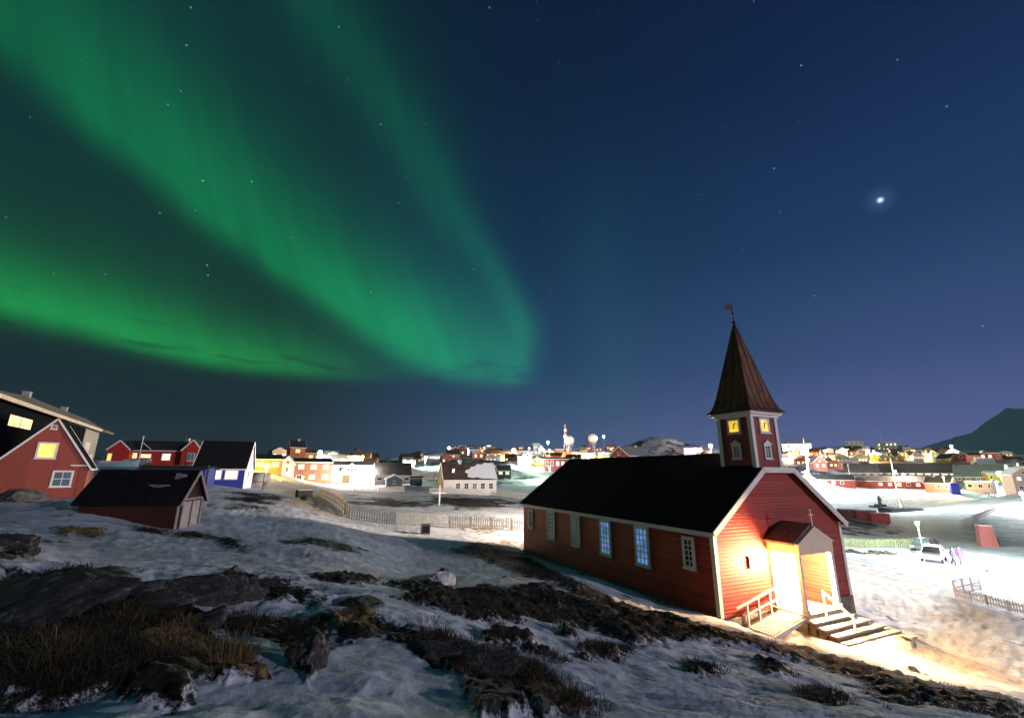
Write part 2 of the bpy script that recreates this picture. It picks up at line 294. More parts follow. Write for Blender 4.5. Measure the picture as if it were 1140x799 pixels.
#  px, py, Y, w, d, h, rise, yaw, wall, roof, lit, kind
TOWN = [
 (285, 523, 85, 8.5, 6, 2.0, .9, 8, 'brown', 'dark', 'O', 'yellow lamp lit low shed right of the blue house', 'shed'),
 (316, 529, 96, 3.0, 5, 2.3, 1.6, -80, 'white', 'dark', '', 'small white gabled hut left of the brown two storey block', 'hut'),
 (328, 516, 128, 4.2, 5, 4.6, 1.8, 10, 'orange', 'dark', 'O', 'tall orange house with dark roof above the brown two storey block', 'house'),
 (343, 514, 132, 3.4, 5, 2.6, 1.2, 10, 'yellow', 'brown', 'O', 'narrow yellow lit house right of the tall orange house', 'house'),
 (314, 518, 118, 5.0, 5, 1.8, .7, 8, 'orange', 'snow', 'W', 'low orange house with snowy roof left of the tall orange house', 'house'),
 (345, 537, 103, 8.2, 7, 4.5, .9, 6, 'brown', 'dark', 'P', 'brown two storey block with four glowing windows', 'house'),
 (390, 538, 112, 12, 8, 4.4, 1.0, 0, 'white', 'grey', 'P', 'wide white floodlit building with a central gable', 'building'),
 (370, 517, 150, 9.5, 7, 1.8, 1.6, 14, 'grey', 'grey', '', 'grey roofed house behind the wide white floodlit building', 'house'),
 (394, 516, 155, 4.5, 5, 2.6, .3, 0, 'cream', 'dark', 'W', 'flat cream house glowing above the white floodlit building', 'house'),
 (410, 521, 150, 5.0, 5, 2.1, 1.2, 0, 'dark', 'dark', '', 'dark roofed house above the right end of the white floodlit building', 'house'),
 (436, 538, 105, 8.3, 7, 1.9, 2.7, 4, 'grey', 'dark', '', 'long house with big black roof beside the blue grey hut', 'house'),
 (438, 541, 96, 3.3, 3, 1.5, .8, -85, 'bluegrey', 'snow', '', 'blue grey hut with white gable edge before the black roofed house', 'hut'),
 (463, 540, 100, 2.6, 3, 1.5, .3, 0, 'teal', 'dark', '', 'flat teal shed left of the white house with snowy roof', 'shed'),
 (455, 521, 190, 4.8, 5, 2.0, 1.2, 0, 'pink', 'snow', 'W', 'pale pink house beside the green white floodlight', 'house'),
 (531, 511, 240, 6.5, 6, 3.4, 1.8, -75, 'salmon', 'snow', 'W', 'salmon gabled house on the slope above the white house roof', 'house'),
 (547, 511, 250, 8.6, 7, 3.0, 2.2, 16, 'dark', 'brown', 'O', 'dark house with brown roof right of the salmon gabled house', 'house'),
 (568, 515, 262, 7.6, 8, 6.8, .4, 12, 'orange', 'dark', 'W', 'tall bright orange block on the ridge left of the lilac hall', 'building'),
 (583, 507, 300, 8.2, 6, 3.0, .4, 0, 'violet', 'snow', '', 'lilac flat hall right of the tall bright orange block', 'building'),
 (603, 509, 310, 16.5, 7, 4.2, .4, 0, 'ltblue', 'snow', 'P', 'pale blue lit hall left of the nearer radome', 'building'),
 (627, 508, 300, 13.5, 7, 3.2, .5, 0, 'orange', 'dark', 'W', 'low orange block under the left radome', 'building'),
 (650, 515, 280, 14.5, 8, 6.0, .5, 0, 'cream', 'snow', 'H', 'brightest cream lit hall behind the left end of the church ridge', 'building'),
 (675, 517, 275, 10.5, 8, 5.0, .5, 0, 'yellow', 'snow', 'H', 'ochre lit hall glowing over the church roof', 'building'),
 (623, 522, 185, 11.5, 7, 4.0, .8, -14, 'red', 'dark', 'P', 'long red two storey house behind the church back corner', 'house'),
 (584, 520, 190, 4.6, 6, 4.6, .8, -14, 'salmon', 'dark', 'P', 'tall salmon house left of the long red two storey house', 'house'),
 (601, 518, 200, 5.6, 6, 3.0, .9, -10, 'orange', 'dark', 'O', 'orange lit house between the salmon house and the long red house', 'house'),
 (572, 517, 205, 5.0, 5, 1.4, 1.5, -10, 'brown', 'brown', '', 'low brown roofed house left of the tall salmon house', 'house'),
 (560, 530, 150, 4.6, 4, 1.9, 1.7, 10, 'dark', 'dark', 'P', 'small dark house with white windows on the snowy slope', 'house'),
 (703, 512, 120, 9.0, 5, 1.2, 2.4, 58, 'red', 'grey', '', 'red gabled house with long grey roof right behind the church ridge', 'house'),
 (700, 504, 330, 6.0, 5, 2.4, 1.6, 0, 'orange', 'brown', 'O', 'small orange house at the left foot of the rocky hill', 'house'),
 (772, 508, 300, 12, 8, 6.0, .5, 0, 'violet', 'dark', 'V', 'violet lit hall between the rocky hill and the church tower', 'building'),
 (791, 512, 260, 10, 7, 3.4, .7, 0, 'salmon', 'dark', 'W', 'salmon row house touching the left side of the church tower', 'house'),
 (888, 506, 330, 20, 10, 8.0, 2.0, 0, 'white', 'grey', 'P', 'big white building right beside the church tower', 'building'),
 (908, 508, 290, 6.2, 6, 3.0, 2.2, -10, 'orange', 'brown', 'O', 'orange brown lit house right of the big white building', 'house'),
 (911, 522, 200, 5.8, 6, 3.0, 2.6, -70, 'salmon', 'grey', 'W', 'salmon gabled house low on the slope beside the bright column mast', 'house'),
 (922, 516, 230, 3.4, 5, 2.0, 1.8, -80, 'orange', 'snow', '', 'narrow orange gabled house right of the salmon gabled house', 'house'),
 (930, 507, 330, 13, 7, 2.6, 2.4, 6, 'dark', 'dark', 'W', 'wide dark roofed house with a row of lit windows', 'house'),
 (951, 507, 320, 12, 7, 3.6, 2.2, -14, 'cream', 'brown', 'W', 'cream house below the stepped white block', 'house'),
 (952, 499, 390, 14, 9, 6.0, .3, 0, 'white', 'snow', '', 'stepped white block on the skyline left of the larger white block', 'building'),
 (989, 503, 400, 16, 9, 8.5, .3, 0, 'white', 'snow', 'P', 'larger white block on the skyline above the lime green gables', 'building'),
 (956, 515, 240, 5.6, 5, 2.0, 2.2, -70, 'grey', 'snow', '', 'grey gabled house above the first brown hall roof', 'house'),
 (974, 513, 250, 3.0, 5, 2.2, 1.7, -80, 'lime', 'dark', '', 'leftmost lime gabled house of the row', 'house'),
 (985, 513, 250, 2.9, 5, 2.2, 1.7, -80, 'yellow', 'dark', 'W', 'ochre gabled house second in the row with a lit window', 'house'),
 (992, 513, 250, 2.6, 5, 2.2, 1.7, -80, 'lime', 'dark', '', 'lime gabled house between the two ochre gabled houses', 'house'),
 (1002, 513, 250, 3.3, 5, 2.2, 1.7, -80, 'yellow', 'dark', '', 'ochre gabled house at the right end of the gable row', 'house'),
 (1019, 511, 290, 7.6, 6, 2.6, 2.6, 8, 'grey', 'dark', 'P', 'grey house with two pale lit windows above the brown hall', 'house'),
 (1041, 513, 270, 4.2, 5, 4.2, 1.8, -75, 'white', 'snow', 'P', 'tall narrow white gabled house left of the lime house', 'house'),
 (1056, 515, 240, 8.4, 6, 2.2, 2.4, -38, 'lime', 'dark', '', 'lime gabled house with long dark roof left of the red hall', 'house'),
 (1092, 512, 230, 19, 9, 3.4, .6, -4, 'red', 'snow', 'P', 'long red hall with white windows high on the right', 'building'),
 (946, 530, 205, 23, 14, 1.6, 3.6, 6, 'brown', 'mauve', '', 'first brown roofed hall behind the red row houses', 'hall'),
 (1019, 530, 205, 44, 16, 1.6, 4.2, 2, 'brown', 'mauve', 'E', 'longest brown roofed hall with a bright eave strip', 'hall'),
 (1098, 537, 180, 20, 14, 2.2, 4.8, -4, 'brown', 'grey', '', 'grey roofed hall at the right below the red hall', 'hall'),
 (895, 540, 190, 6.4, 7, 2.6, 2.4, -62, 'salmon', 'dark', 'W', 'salmon gable end house beside the church gable edge', 'house'),
 (928, 541, 188, 16.0, 7, 2.6, 2.0, 2, 'red', 'dark', 'R', 'red row house with dark roof left of the tall flag mast', 'house'),
 (992, 543, 180, 29.0, 7, 2.6, 2.0, -4, 'red', 'mauve', 'R', 'longer red row house behind the tall flag mast', 'house'),
 (1048, 546, 165, 8.4, 7, 2.7, 1.9, -12, 'salmon', 'dark', '', 'salmon house with dark roof beside the blue container', 'house'),
 (1094, 546, 160, 9.0, 5, 2.9, .3, -6, 'pink', 'snow', '', 'flat pale pink shed right of the blue container', 'shed'),
 (1138, 548, 130, 6.0, 7, 5.0, 2.0, -70, 'pink', 'snow', 'P', 'pink gabled building at the right edge beyond the snow bank', 'house'),
]

# ------------------------------------------------------------------ terrain: heights surveyed at points, spline between them
GP = [ # (bearing x, bearing y, distance)
 (0,799,3.2),(150,799,3.2),(300,799,3.3),(450,799,3.5),(600,799,4.0),(750,799,4.8),(900,799,5.8),(1040,799,7.5),(1140,799,9),
 (0,720,4.5),(100,730,4.3),(250,720,4.7),(400,720,5.2),(560,730,6.2),(560,690,8.2),(700,760,6.5),(700,710,10.5),(850,775,7.5),(850,735,12),(1000,785,9),(1000,765,12),
 (0,640,6.3),(120,648,6.4),(220,662,6.4),(330,690,6),(400,672,7.2),
 (780,690,18.0),(820,700,17.2),(900,724,16.2),(1000,750,15.3),(1080,768,14.4),(1140,778,13.8),
 (880,712,20),(940,716,19.4),(1000,740,18),(1080,757,17.5),(1140,768,16.5),(1060,710,23.5),(1140,720,23.5),(990,690,27),(1070,668,33),(1140,690,30),(1140,660,38),
 (1000,640,42),(955,650,34),(1050,622,52),(960,610,62),(1100,608,60),(1000,580,100),(1110,580,95),(1000,563,150),(900,560,150),(1130,560,140),
 (802,688,20.9),(700,651,28.3),(583,612,37.8),(640,630,32.6),
 (600,655,17),(700,676,17.3),(500,648,16.5),(450,655,14.5),(640,645,22),(560,612,35),(740,680,20.5),
 (450,640,19),(450,620,26),(480,600,35),(420,585,39),(580,592,43),(350,640,13),(350,610,20),(350,585,29),(390,580,39),
 (250,655,9.5),(200,632,12),(250,612,18),(200,591,22),(92,568,22),(270,575,30),(100,632,10.5),(100,602,16),(0,600,10),(0,575,20),
 (40,556,34),(100,552,35),(0,556,33),(120,538,55),(170,519,84),(0,540,60),(210,517,90),(250,542,56),(300,548,60),(330,560,40),(325,545,72),(290,535,74),
 (480,562,60),(480,552,78),(515,549,85),(580,565,65),(560,549,98),(420,546,92),(560,538,140),(640,535,140),(380,545,85),(430,560,62),
 (500,505,330),(600,503,340),(680,505,340),(740,500,420),(800,503,400),(880,500,420),(960,497,440),(1030,499,430),(1100,504,420),(1140,508,400),(320,515,150),(400,517,170),(440,516,260),
 (100,516,120),(0,512,150),(220,516,150),(140,522,66),(185,522,68),
]
W_PTS = [(9.7, 42, -7.4), (17.7, 25.6, -6.9), (9.4, 31, -6.8), (14, 48, -7.6), (0, 0, -1.55)]
for th, r, z in [(-60, 700, -15), (-40, 700, -18), (-20, 800, -20), (0, 900, -15), (20, 900, -15), (40, 900, -15), (60, 900, -15), (-60, 3000, -18), (-30, 3000, -18), (0, 3000, -18), (30, 3000, -18), (60, 3000, -18),
                 (66, 20, -9), (66, 60, -10), (66, 200, -9), (-66, 20, -1), (-66, 60, 0), (-66, 200, 2), (-60, 6, -.9), (62, 8, -3.9)]:
    t = math.radians(th); W_PTS.append((r * math.sin(t), r * math.cos(t), z))
_c = [tuple(at(*p)) for p in GP] + [p for p in W_PTS if p[:2] != (0, 0)]
_c += [tuple(at(t[0], t[1], t[2])) for t in TOWN]
_c = np.array(_c); _r = np.hypot(_c[:, 0], _c[:, 1]); _q = np.stack([np.arctan2(_c[:, 0], _c[:, 1]) * 1.7, np.log(_r)], 1); _t = _c[:, 2] / _r
def _phi(d2): return .5 * d2 * np.log(d2 + 1e-9)
_n = len(_q); _K = _phi(((_q[:, None] - _q[None]) ** 2).sum(-1)) + np.eye(_n) * 1.5e-3
_P = np.c_[np.ones(_n), _q]; _A = np.block([[_K, _P], [_P.T, np.zeros((3, 3))]])
_w = np.linalg.solve(_A, np.r_[_t, 0, 0, 0])
def base_z(x, y):
    x = np.asarray(x, float); y = np.asarray(y, float); sh = x.shape; x = x.ravel(); y = y.ravel()
    r = np.maximum(np.hypot(x, y), 1e-6); th = np.clip(np.arctan2(x, y), -1.15, 1.15); rc = np.clip(r, 3.2, 5000)
    q = np.stack([th * 1.7, np.log(rc)], 1); out = np.empty(len(q))
    for i in range(0, len(q), 40000):
        k = _phi(((q[i:i + 40000, None] - _q[None]) ** 2).sum(-1)); out[i:i + 40000] = k @ _w[:_n] + _w[_n] + q[i:i + 40000] @ _w[_n + 1:]
    z = out * rc; lo = np.clip(r / 3.2, 0, 1); z = np.where(r < 3.2, -1.5 + (z + 1.5) * lo, z)
    return z.reshape(sh)
def gz(x, y): return float(base_z(np.array([x]), np.array([y]))[0])
def ground_hit(px, py):
    """where the line of sight meets the survey surface"""
    d = bearing(px, py); Y = np.exp(np.linspace(math.log(2.0), math.log(900), 500)); x, y, z = d[0] * Y, Y, d[2] * Y
    g = base_z(x, y); k = np.where(z < g)[0]; i = k[0] if len(k) else len(Y) - 1
    return (x[i], y[i])

# cover regions: outlines on the ground (given by bearings, stored as ground points)
VEG = [
 [(0,640),(60,642),(130,655),(200,662),(238,690),(228,702),(268,728),(300,760),(250,772),(215,768),(200,799),(150,799),(120,780),(60,799),(0,799)],
 [(226,700),(250,686),(330,688),(366,690),(352,735),(345,770),(332,742),(300,716),(262,706)],
 [(362,690),(395,678),(420,690),(470,704),(515,716),(545,740),(595,799),(535,799),(512,762),(480,726),(420,712),(380,716)],
 [(440,668),(500,657),(600,653),(640,665),(700,673),(760,691),(830,709),(900,727),(1000,753),(1140,783),(1140,799),(1080,795),(1000,772),(900,742),(830,724),(770,714),(700,716),(660,698),(600,688),(540,688),(490,680)],
 [(498,611),(540,609),(580,614),(640,646),(720,684),(700,678),(640,662),(600,646),(555,630)],
 [(530,714),(560,708),(600,716),(590,726),(550,724)],[(640,722),(700,720),(690,734),(650,734)],
 [(540,732),(580,742),(620,765),(665,799),(600,799),(565,764)],
 [(182,592),(225,594),(265,603),(272,617),(255,612),(235,603),(200,600)],[(150,586),(190,590),(180,596),(150,592)],[(60,588),(118,592),(112,600),(70,597)],
 [(308,602),(350,600),(385,606),(400,617),(380,612),(350,606),(320,608)],[(345,644),(385,640),(425,650),(400,652),(360,650)],
 [(240,646),(262,636),(290,650),(330,660),(360,672),(330,672),(290,668),(255,658)],
 [(430,652),(470,640),(500,640),(505,655),(470,660)],
 [(0,602),(22,604),(32,628),(0,632)],
 [(840,738),(870,742),(880,756),(850,752)],[(905,770),(945,776),(930,786),(900,780)],[(770,742),(800,746),(790,756),(768,752)],[(980,766),(1030,778),(1010,786),(970,776)],
 [(395,552),(440,555),(480,560),(470,566),(400,562)],[(470,553),(560,555),(580,562),(520,568),(460,562)],
 [(120,540),(150,530),(120,528),(95,545)],[(20,552),(60,548),(40,560),(0,560)],[(270,548),(310,552),(300,566),(275,560)],
 [(905,573),(985,577),(1000,590),(930,592),(900,585)],[(260,555),(300,560),(290,570),(262,566)],
]
STRAW = [[(512,586),(545,583),(562,589),(540,596),(515,594)],[(535,601),(585,602),(585,610),(545,612),(515,607)],[(365,686),(395,680),(420,690),(400,700),(370,696)],[(560,742),(590,748),(640,785),(660,799),(630,799),(585,762)],
         [(60,588),(118,592),(112,600),(70,597)], [(150,720),(200,700),(262,728),(300,762),(230,768),(170,740)], [(0,735),(60,730),(90,770),(40,790),(0,790)]]
SAND = [[(985,712),(1010,700),(1040,684),(1068,668),(1100,680),(1140,694),(1140,768),(1090,757),(1030,735)],[(905,568),(980,572),(1060,577),(1092,588),(1092,606),(1040,600),(960,597),(905,588)],[(318,546),(350,540),(372,560),(385,582),(340,572),(310,560)]]
def to_logpolar(poly):
    o = []
    for p in poly: x, y = ground_hit(*p); o.append((math.atan2(x, y) * 1.7, math.log(math.hypot(x, y))))
    return np.array(o)
def poly_sd(q, P):
    """signed distance, positive inside"""
    d = np.full(len(q), 1e9); ins = np.zeros(len(q), bool); n = len(P)
    for i in range(n):
        a, b = P[i], P[(i + 1) % n]; e = b - a; w = q - a; t = np.clip((w @ e) / (e @ e + 1e-12), 0, 1)
        d = np.minimum(d, ((w - t[:, None] * e) ** 2).sum(1))
        c = (a[1] > q[:, 1]) != (b[1] > q[:, 1]); xx = e[0] * (q[:, 1] - a[1]) / (e[1] if abs(e[1]) > 1e-12 else 1e-12) + a[0]
        ins ^= c & (q[:, 0] < xx)
    d = np.sqrt(d); return np.where(ins, d, -d)

def region_field(polys, q, soft):
    m = np.full(len(q), -1e9)
    for P in polys:
        P = to_logpolar(P); lo, hi = P.min(0) - .3, P.max(0) + .3
        k = np.where(((q > lo) & (q < hi)).all(1))[0]
        if len(k): m[k] = np.maximum(m[k], poly_sd(q[k], P) / soft)
    return np.clip(m, -3, 3)

RADII = np.r_[np.exp(np.linspace(math.log(.9), math.log(16), 440, endpoint=False)), np.exp(np.linspace(math.log(16), math.log(6500), 330))]
def build_ground():
    th_f = np.linspace(-1.02, 1.02, 760); th_s = np.linspace(1.02, 2 * math.pi - 1.02, 50)[1:-1]
    th = np.r_[th_f, th_s]; nr = len(RADII)
    r = RADII
    R, T = np.meshgrid(r, th, indexing='ij'); x = (R * np.sin(T)).ravel(); y = (R * np.cos(T)).ravel(); rr = R.ravel()
    z = base_z(x, y)
    tw = np.where(T > math.pi, T - 2 * math.pi, T).ravel()
    q = np.stack([tw * 1.7, np.log(rr)], 1)
    wob = np.stack([fbm(q[:, 0] * 26, q[:, 1] * 26, 4, 3), fbm(q[:, 0] * 26, q[:, 1] * 26, 4, 9)], 1) * .022
    veg = region_field(VEG, q + wob, .03); straw = region_field(STRAW, q + wob, .03); sand = region_field(SAND, q + wob * 1.5, .05)
    far = sstep(95, 140, rr)
    hill = fbm(x / 26, y / 26, 5, 21) * .8 + fbm(x / 6, y / 6, 4, 23) * 1.1 - .35 + sstep(14, 34, z) * .7
    veg = np.where(far > 0, veg * (1 - far) + hill * far * 2, veg)
    veg = np.where((rr > 34) & (rr < 140), veg * .6 + fbm(x / 2.2, y / 1.6, 4, 27) * 2.6 - .25, veg)
    flat_right = sstep(.45, .55, tw) * sstep(240, 200, rr)
    veg = veg - 2.5 * flat_right * far
    slopey = fbm(x / 1.1, y / 1.1, 4, 31); veg = np.maximum(veg, np.where(rr < 60, (slopey - .62) * 6, -3))
    vm = sstep(-.4, .6, veg)
    near = sstep(120, 25, rr)
    # undulation, tussocks, broken rock and wind ripples
    h = fbm(x / 3.1, y / 3.1, 4, 5) * .13 * near
    warpx = x + fbm(x / 2, y / 2, 2, 12) * .5
    rip = ridged(warpx / 1.9 + y * .2, y / .40 + warpx * .10, 4, 14) - .5
    wet = near * (1 - vm)
    h += rip * .15 * wet * sstep(2.0, 6, rr) * (.35 + .65 * sstep(-.1, .25, tw + .1)) + ridged(x / .5 + 3, y / .5, 4, 18) * .05 * wet * sstep(.1, -.3, tw)
    h += fbm(x / .35, y / .35, 3, 17) * .035 * wet
    crust = sstep(6, 8, rr) * sstep(16, 12, rr) * sstep(-.28, -.4, tw); h += (ridged(x / .42, y / .42, 4, 19) - .45) * .16 * crust * (1 - vm)
    h += (np.abs(fbm(x / .30, y / .30, 4, 41)) * .13 + fbm(x / .09, y / .09, 3, 47) * .02) * vm * sstep(40, 12, rr) * (.5 + .5 * sstep(2, 7, rr)) + fbm(x / .9, y / .9, 4, 43) * .18 * vm * near * (.35 + .65 * sstep(2, 7, rr)) + vm * .05 * near
    rock = sstep(.05, .35, fbm(x / 1.3, y / 1.3, 4, 51) + .04) * vm
    h += (ridged(x / 1.1 + y * .3, y / .6, 5, 55) - .5) * .26 * rock * near * sstep(3, 8, rr)
    h += far * (fbm(x / 14, y / 14, 5, 61) * 1.6 * (1 - flat_right) * sstep(600, 300, rr))
    h += sstep(290, 400, rr) * sstep(640, 460, rr) * fbm(x / 30, y / 30, 5, 66) * 5
    # the rocky hill left of the tower
    hx, hy = at(737, 500, 400)[:2]; bump = np.exp(-(((x - hx) / 24) ** 2 + ((y - hy) / 30) ** 2)); h += bump * (9 + 6 * ridged(x / 22, y / 22, 5, 71) + 2.5 * fbm(x / 6, y / 6, 3, 73)); veg = veg + np.where(bump > .05, bump * (fbm(x / 5, y / 7, 4, 75) * 5 + .5), 0)
    # level pads under the church and roads
    a = np.array([math.cos(.44265), math.sin(.44265)]); bb = np.array([-a[1], a[0]]); dx, dy = x - 9.062, y - 20.92
    cu, cv = dx * a[0] + dy * a[1], dx * bb[0] + dy * bb[1]
    inb = sstep(-.7, .15, np.minimum(np.minimum(cu, 9.6 - cu), np.minimum(cv + .1, 18.66 - cv)))
    z = z + h * (1 - inb); z = np.where(inb > .6, np.minimum(z, -6.35), z)
    # the forecourt in front of the steps
    fore = sstep(.2, 1.0, cu) * sstep(9.5, 7, cu) * sstep(-4.2, -3.0, cv) * sstep(.4, -.2, cv); z = z * (1 - fore) + (-6.68 + h * .3) * fore
    nt_, nrr = len(th), nr; n = nt_ * nrr
    idx = np.arange(n).reshape(nrr, nt_); nx = np.roll(idx, -1, axis=1)
    quads = np.stack([idx[:-1], nx[:-1], nx[1:], idx[1:]], -1).reshape(-1, 4)
    x = np.r_[x, 0]; y = np.r_[y, 0]; z = np.r_[z, z[:nt_].mean()]
    tris = np.stack([idx[0], np.full(nt_, n), nx[0]], -1)
    me = bpy.data.meshes.new('ground'); me.vertices.add(n + 1); me.vertices.foreach_set('co', np.stack([x, y, z], 1).ravel())
    loops = np.r_[quads.ravel(), tris.ravel()]; me.loops.add(len(loops)); me.loops.foreach_set('vertex_index', loops)
    me.polygons.add(len(quads) + len(tris)); me.polygons.foreach_set('loop_start', np.r_[np.arange(len(quads)) * 4, len(quads) * 4 + np.arange(len(tris)) * 3])
    me.update(calc_edges=True); me.shade_smooth()
    for nm, v in (('veg', veg), ('straw', straw), ('sand', sand), ('rock', rock * 2 - 1)):
        at_ = me.attributes.new(nm, 'FLOAT', 'POINT'); at_.data.foreach_set('value', np.r_[v, 0].astype(np.float32))
    me.validate(); me.flip_normals() if me.polygons[len(quads) // 2].normal.z < 0 else None
    o = bpy.data.objects.new('ground', me); C.objects.link(o); tag(o, kind='structure')
    # material
    m = bpy.data.materials.new('snow, turf and rock'); m.use_nodes = True; nt = m.node_tree; L = nt.links; b = nt.nodes['Principled BSDF']
    def nd(t, **k):
        q_ = nt.nodes.new(t)
        for kk, vv in k.items(): setattr(q_, kk, vv)
        return q_
    geo = nd('ShaderNodeNewGeometry'); pos = geo.outputs['Position']
    def noise(sc, det=5, rough=.6):
        q_ = nd('ShaderNodeTexNoise'); q_.inputs['Scale'].default_value = sc; q_.inputs['Detail'].default_value = det; q_.inputs['Roughness'].default_value = rough; L.new(pos, q_.inputs['Vector']); return q_.outputs[0]
    def att(nm): q_ = nd('ShaderNodeAttribute', attribute_name=nm); return q_.outputs['Fac']
    def m2(op, a, b_=None, c=None):
        q_ = nd('ShaderNodeMath', operation=op)
        for i, v in enumerate((a, b_, c)):
            if v is None: continue
            if isinstance(v, (int, float)): q_.inputs[i].default_value = v
            else: L.new(v, q_.inputs[i])
        return q_.outputs[0]
    def mr(v, a, b_, c=0, d=1):
        q_ = nd('ShaderNodeMapRange', interpolation_type='SMOOTHSTEP'); L.new(v, q_.inputs[0])
        for i, s_ in enumerate((a, b_, c, d)): q_.inputs[i + 1].default_value = s_
        return q_.outputs[0]
    def mix(f, A, B):
        q_ = nd('ShaderNodeMix', data_type='RGBA'); L.new(f, q_.inputs[0])
        for i, v in ((6, A), (7, B)):
            if isinstance(v, tuple): q_.inputs[i].default_value = (*v, 1)
            else: L.new(v, q_.inputs[i])
        return q_.outputs[2]
    fine, mid_, big = noise(9, 8, .7), noise(1.7, 6, .65), noise(.25, 4)
    snow = mix(mr(m2('ADD', m2('MULTIPLY', mid_, .6), m2('MULTIPLY', big, .5)), .42, .66), (.40, .44, .51), (.76, .77, .81))
    sandc = mix(mr(fine, .3, .7), (.34, .25, .17), (.64, .56, .47))
    turf = mix(mr(noise(22, 8, .75), .38, .66), (.006, .005, .004), (.036, .024, .012))
    rockc = mix(mr(noise(5, 8, .75), .42, .66), (.016, .016, .018), (.10, .088, .085)); rockc = mix(mr(noise(14, 6, .7), .60, .72), rockc, (.24, .21, .20))
    strawc = mix(mr(fine, .3, .65), (.07, .042, .015), (.30, .19, .07))
    veg_f = mr(m2('ADD', att('veg'), m2('MULTIPLY', m2('SUBTRACT', noise(6, 10, .8), .5), 7.5)), -.3, .3)
    rk = mr(m2('ADD', att('rock'), m2('SUBTRACT', mid_, .5)), -.2, .2)
    st = mr(m2('ADD', att('straw'), m2('MULTIPLY', m2('SUBTRACT', fine, .5), 2.5)), -.2, .5)
    sa = mr(m2('ADD', att('sand'), m2('MULTIPLY', m2('SUBTRACT', mid_, .55), 7)), -.8, .8)
    ground = mix(st, mix(rk, turf, rockc), strawc)
    dust = mr(noise(4.1, 9, .8), .60, .66)
    ground = mix(m2('MULTIPLY', dust, .75), ground, snow)
    col = mix(sa, snow, sandc)
    col = mix(st, col, mix(mr(mid_, .4, .6), strawc, snow))
    col = mix(veg_f, col, ground)
    L.new(col, b.inputs['Base Color']); b.inputs['Roughness'].default_value = .8; b.inputs['Specular IOR Level'].default_value = .2
    bp = nd('ShaderNodeBump'); bp.inputs['Strength'].default_value = .55; bp.inputs['Distance'].default_value = .05
    L.new(m2('ADD', m2('ADD', noise(4, 6, .6), m2('MULTIPLY', noise(26, 6, .7), .35)), m2('MULTIPLY', m2('MULTIPLY', fine, veg_f), 1.2)), bp.inputs['Height']); L.new(bp.outputs[0], b.inputs['Normal'])
    me.materials.append(m)
    return x[:-1], y[:-1], z[:-1], veg, straw, rr, rock, idx, tw
GX, GY, GZ, GV, GS, GR, GROCK, GIDX, GT = build_ground()

_nr = len(RADII)
def surf(x, y):
    """height of the finished ground sheet"""
    r = min(max(math.hypot(x, y), RADII[0]), RADII[-1] * .999); t = math.atan2(x, y); k_ = int(np.searchsorted(RADII, r, 'right')) - 1; i = k_ + (r - RADII[k_]) / (RADII[k_ + 1] - RADII[k_]); j = (t + 1.02) / 2.04 * 759
    i = min(max(i, 0), _nr - 2); j = min(max(j, 0), 757.99); i0, j0 = int(i), int(j); fi, fj = i - i0, j - j0
    g = lambda a, b: GZ[GIDX[a, b]]
    return (g(i0, j0) * (1 - fj) + g(i0, j0 + 1) * fj) * (1 - fi) + (g(i0 + 1, j0) * (1 - fj) + g(i0 + 1, j0 + 1) * fj) * fi

# ------------------------------------------------------------------ windows and houses
def window(parent, o, u, n, w, h, pane, frame=None, bars=(1, 1), border=.09, name='window', proud=.05):
    """o: bottom centre on the wall; u: along the wall; n: outward"""
    frame = frame or WHITE; o, u, n = Vector(o), Vector(u).normalized(), Vector(n).normalized(); z = Vector((0, 0, 1)); f = MB()
    def slab(mb, a0, a1, b0, b1, t0, t1):
        P = [o + u * a + z * b + n * t for t in (t0, t1) for a, b in ((a0, b0), (a1, b0), (a1, b1), (a0, b1))]
        mb.add(P, [(0, 3, 2, 1), (4, 5, 6, 7), (0, 1, 5, 4), (1, 2, 6, 5), (2, 3, 7, 6), (3, 0, 4, 7)])
    slab(f, -w / 2, -w / 2 + border, 0, h, -.02, proud); slab(f, w / 2 - border, w / 2, 0, h, -.02, proud)
    slab(f, -w / 2 + border, w / 2 - border, h - border, h, -.02, proud - .003); slab(f, -w / 2 - .04, w / 2 + .04, -.06, 0, -.02, proud + .04)
    slab(f, -w / 2 + border, w / 2 - border, 0, border * .7, -.02, proud - .003)
    t = min(.045, w * .06)
    for i in range(1, bars[0]):
        a = -w / 2 + border + (w - 2 * border) * i / bars[0]; slab(f, a - t / 2, a + t / 2, border * .7, h - border, .0, proud - .012)
    for j in range(1, bars[1]):
        b = border * .7 + (h - border * 1.7) * j / bars[1]; slab(f, -w / 2 + border, w / 2 - border, b - t / 2, b + t / 2, .0, proud - .016)
    fo = f.build(name, frame, parent); p = MB(); slab(p, -w / 2 + border, w / 2 - border, border * .7, h - border, -.015, .018)
    p.build('pane', pane, fo); return fo

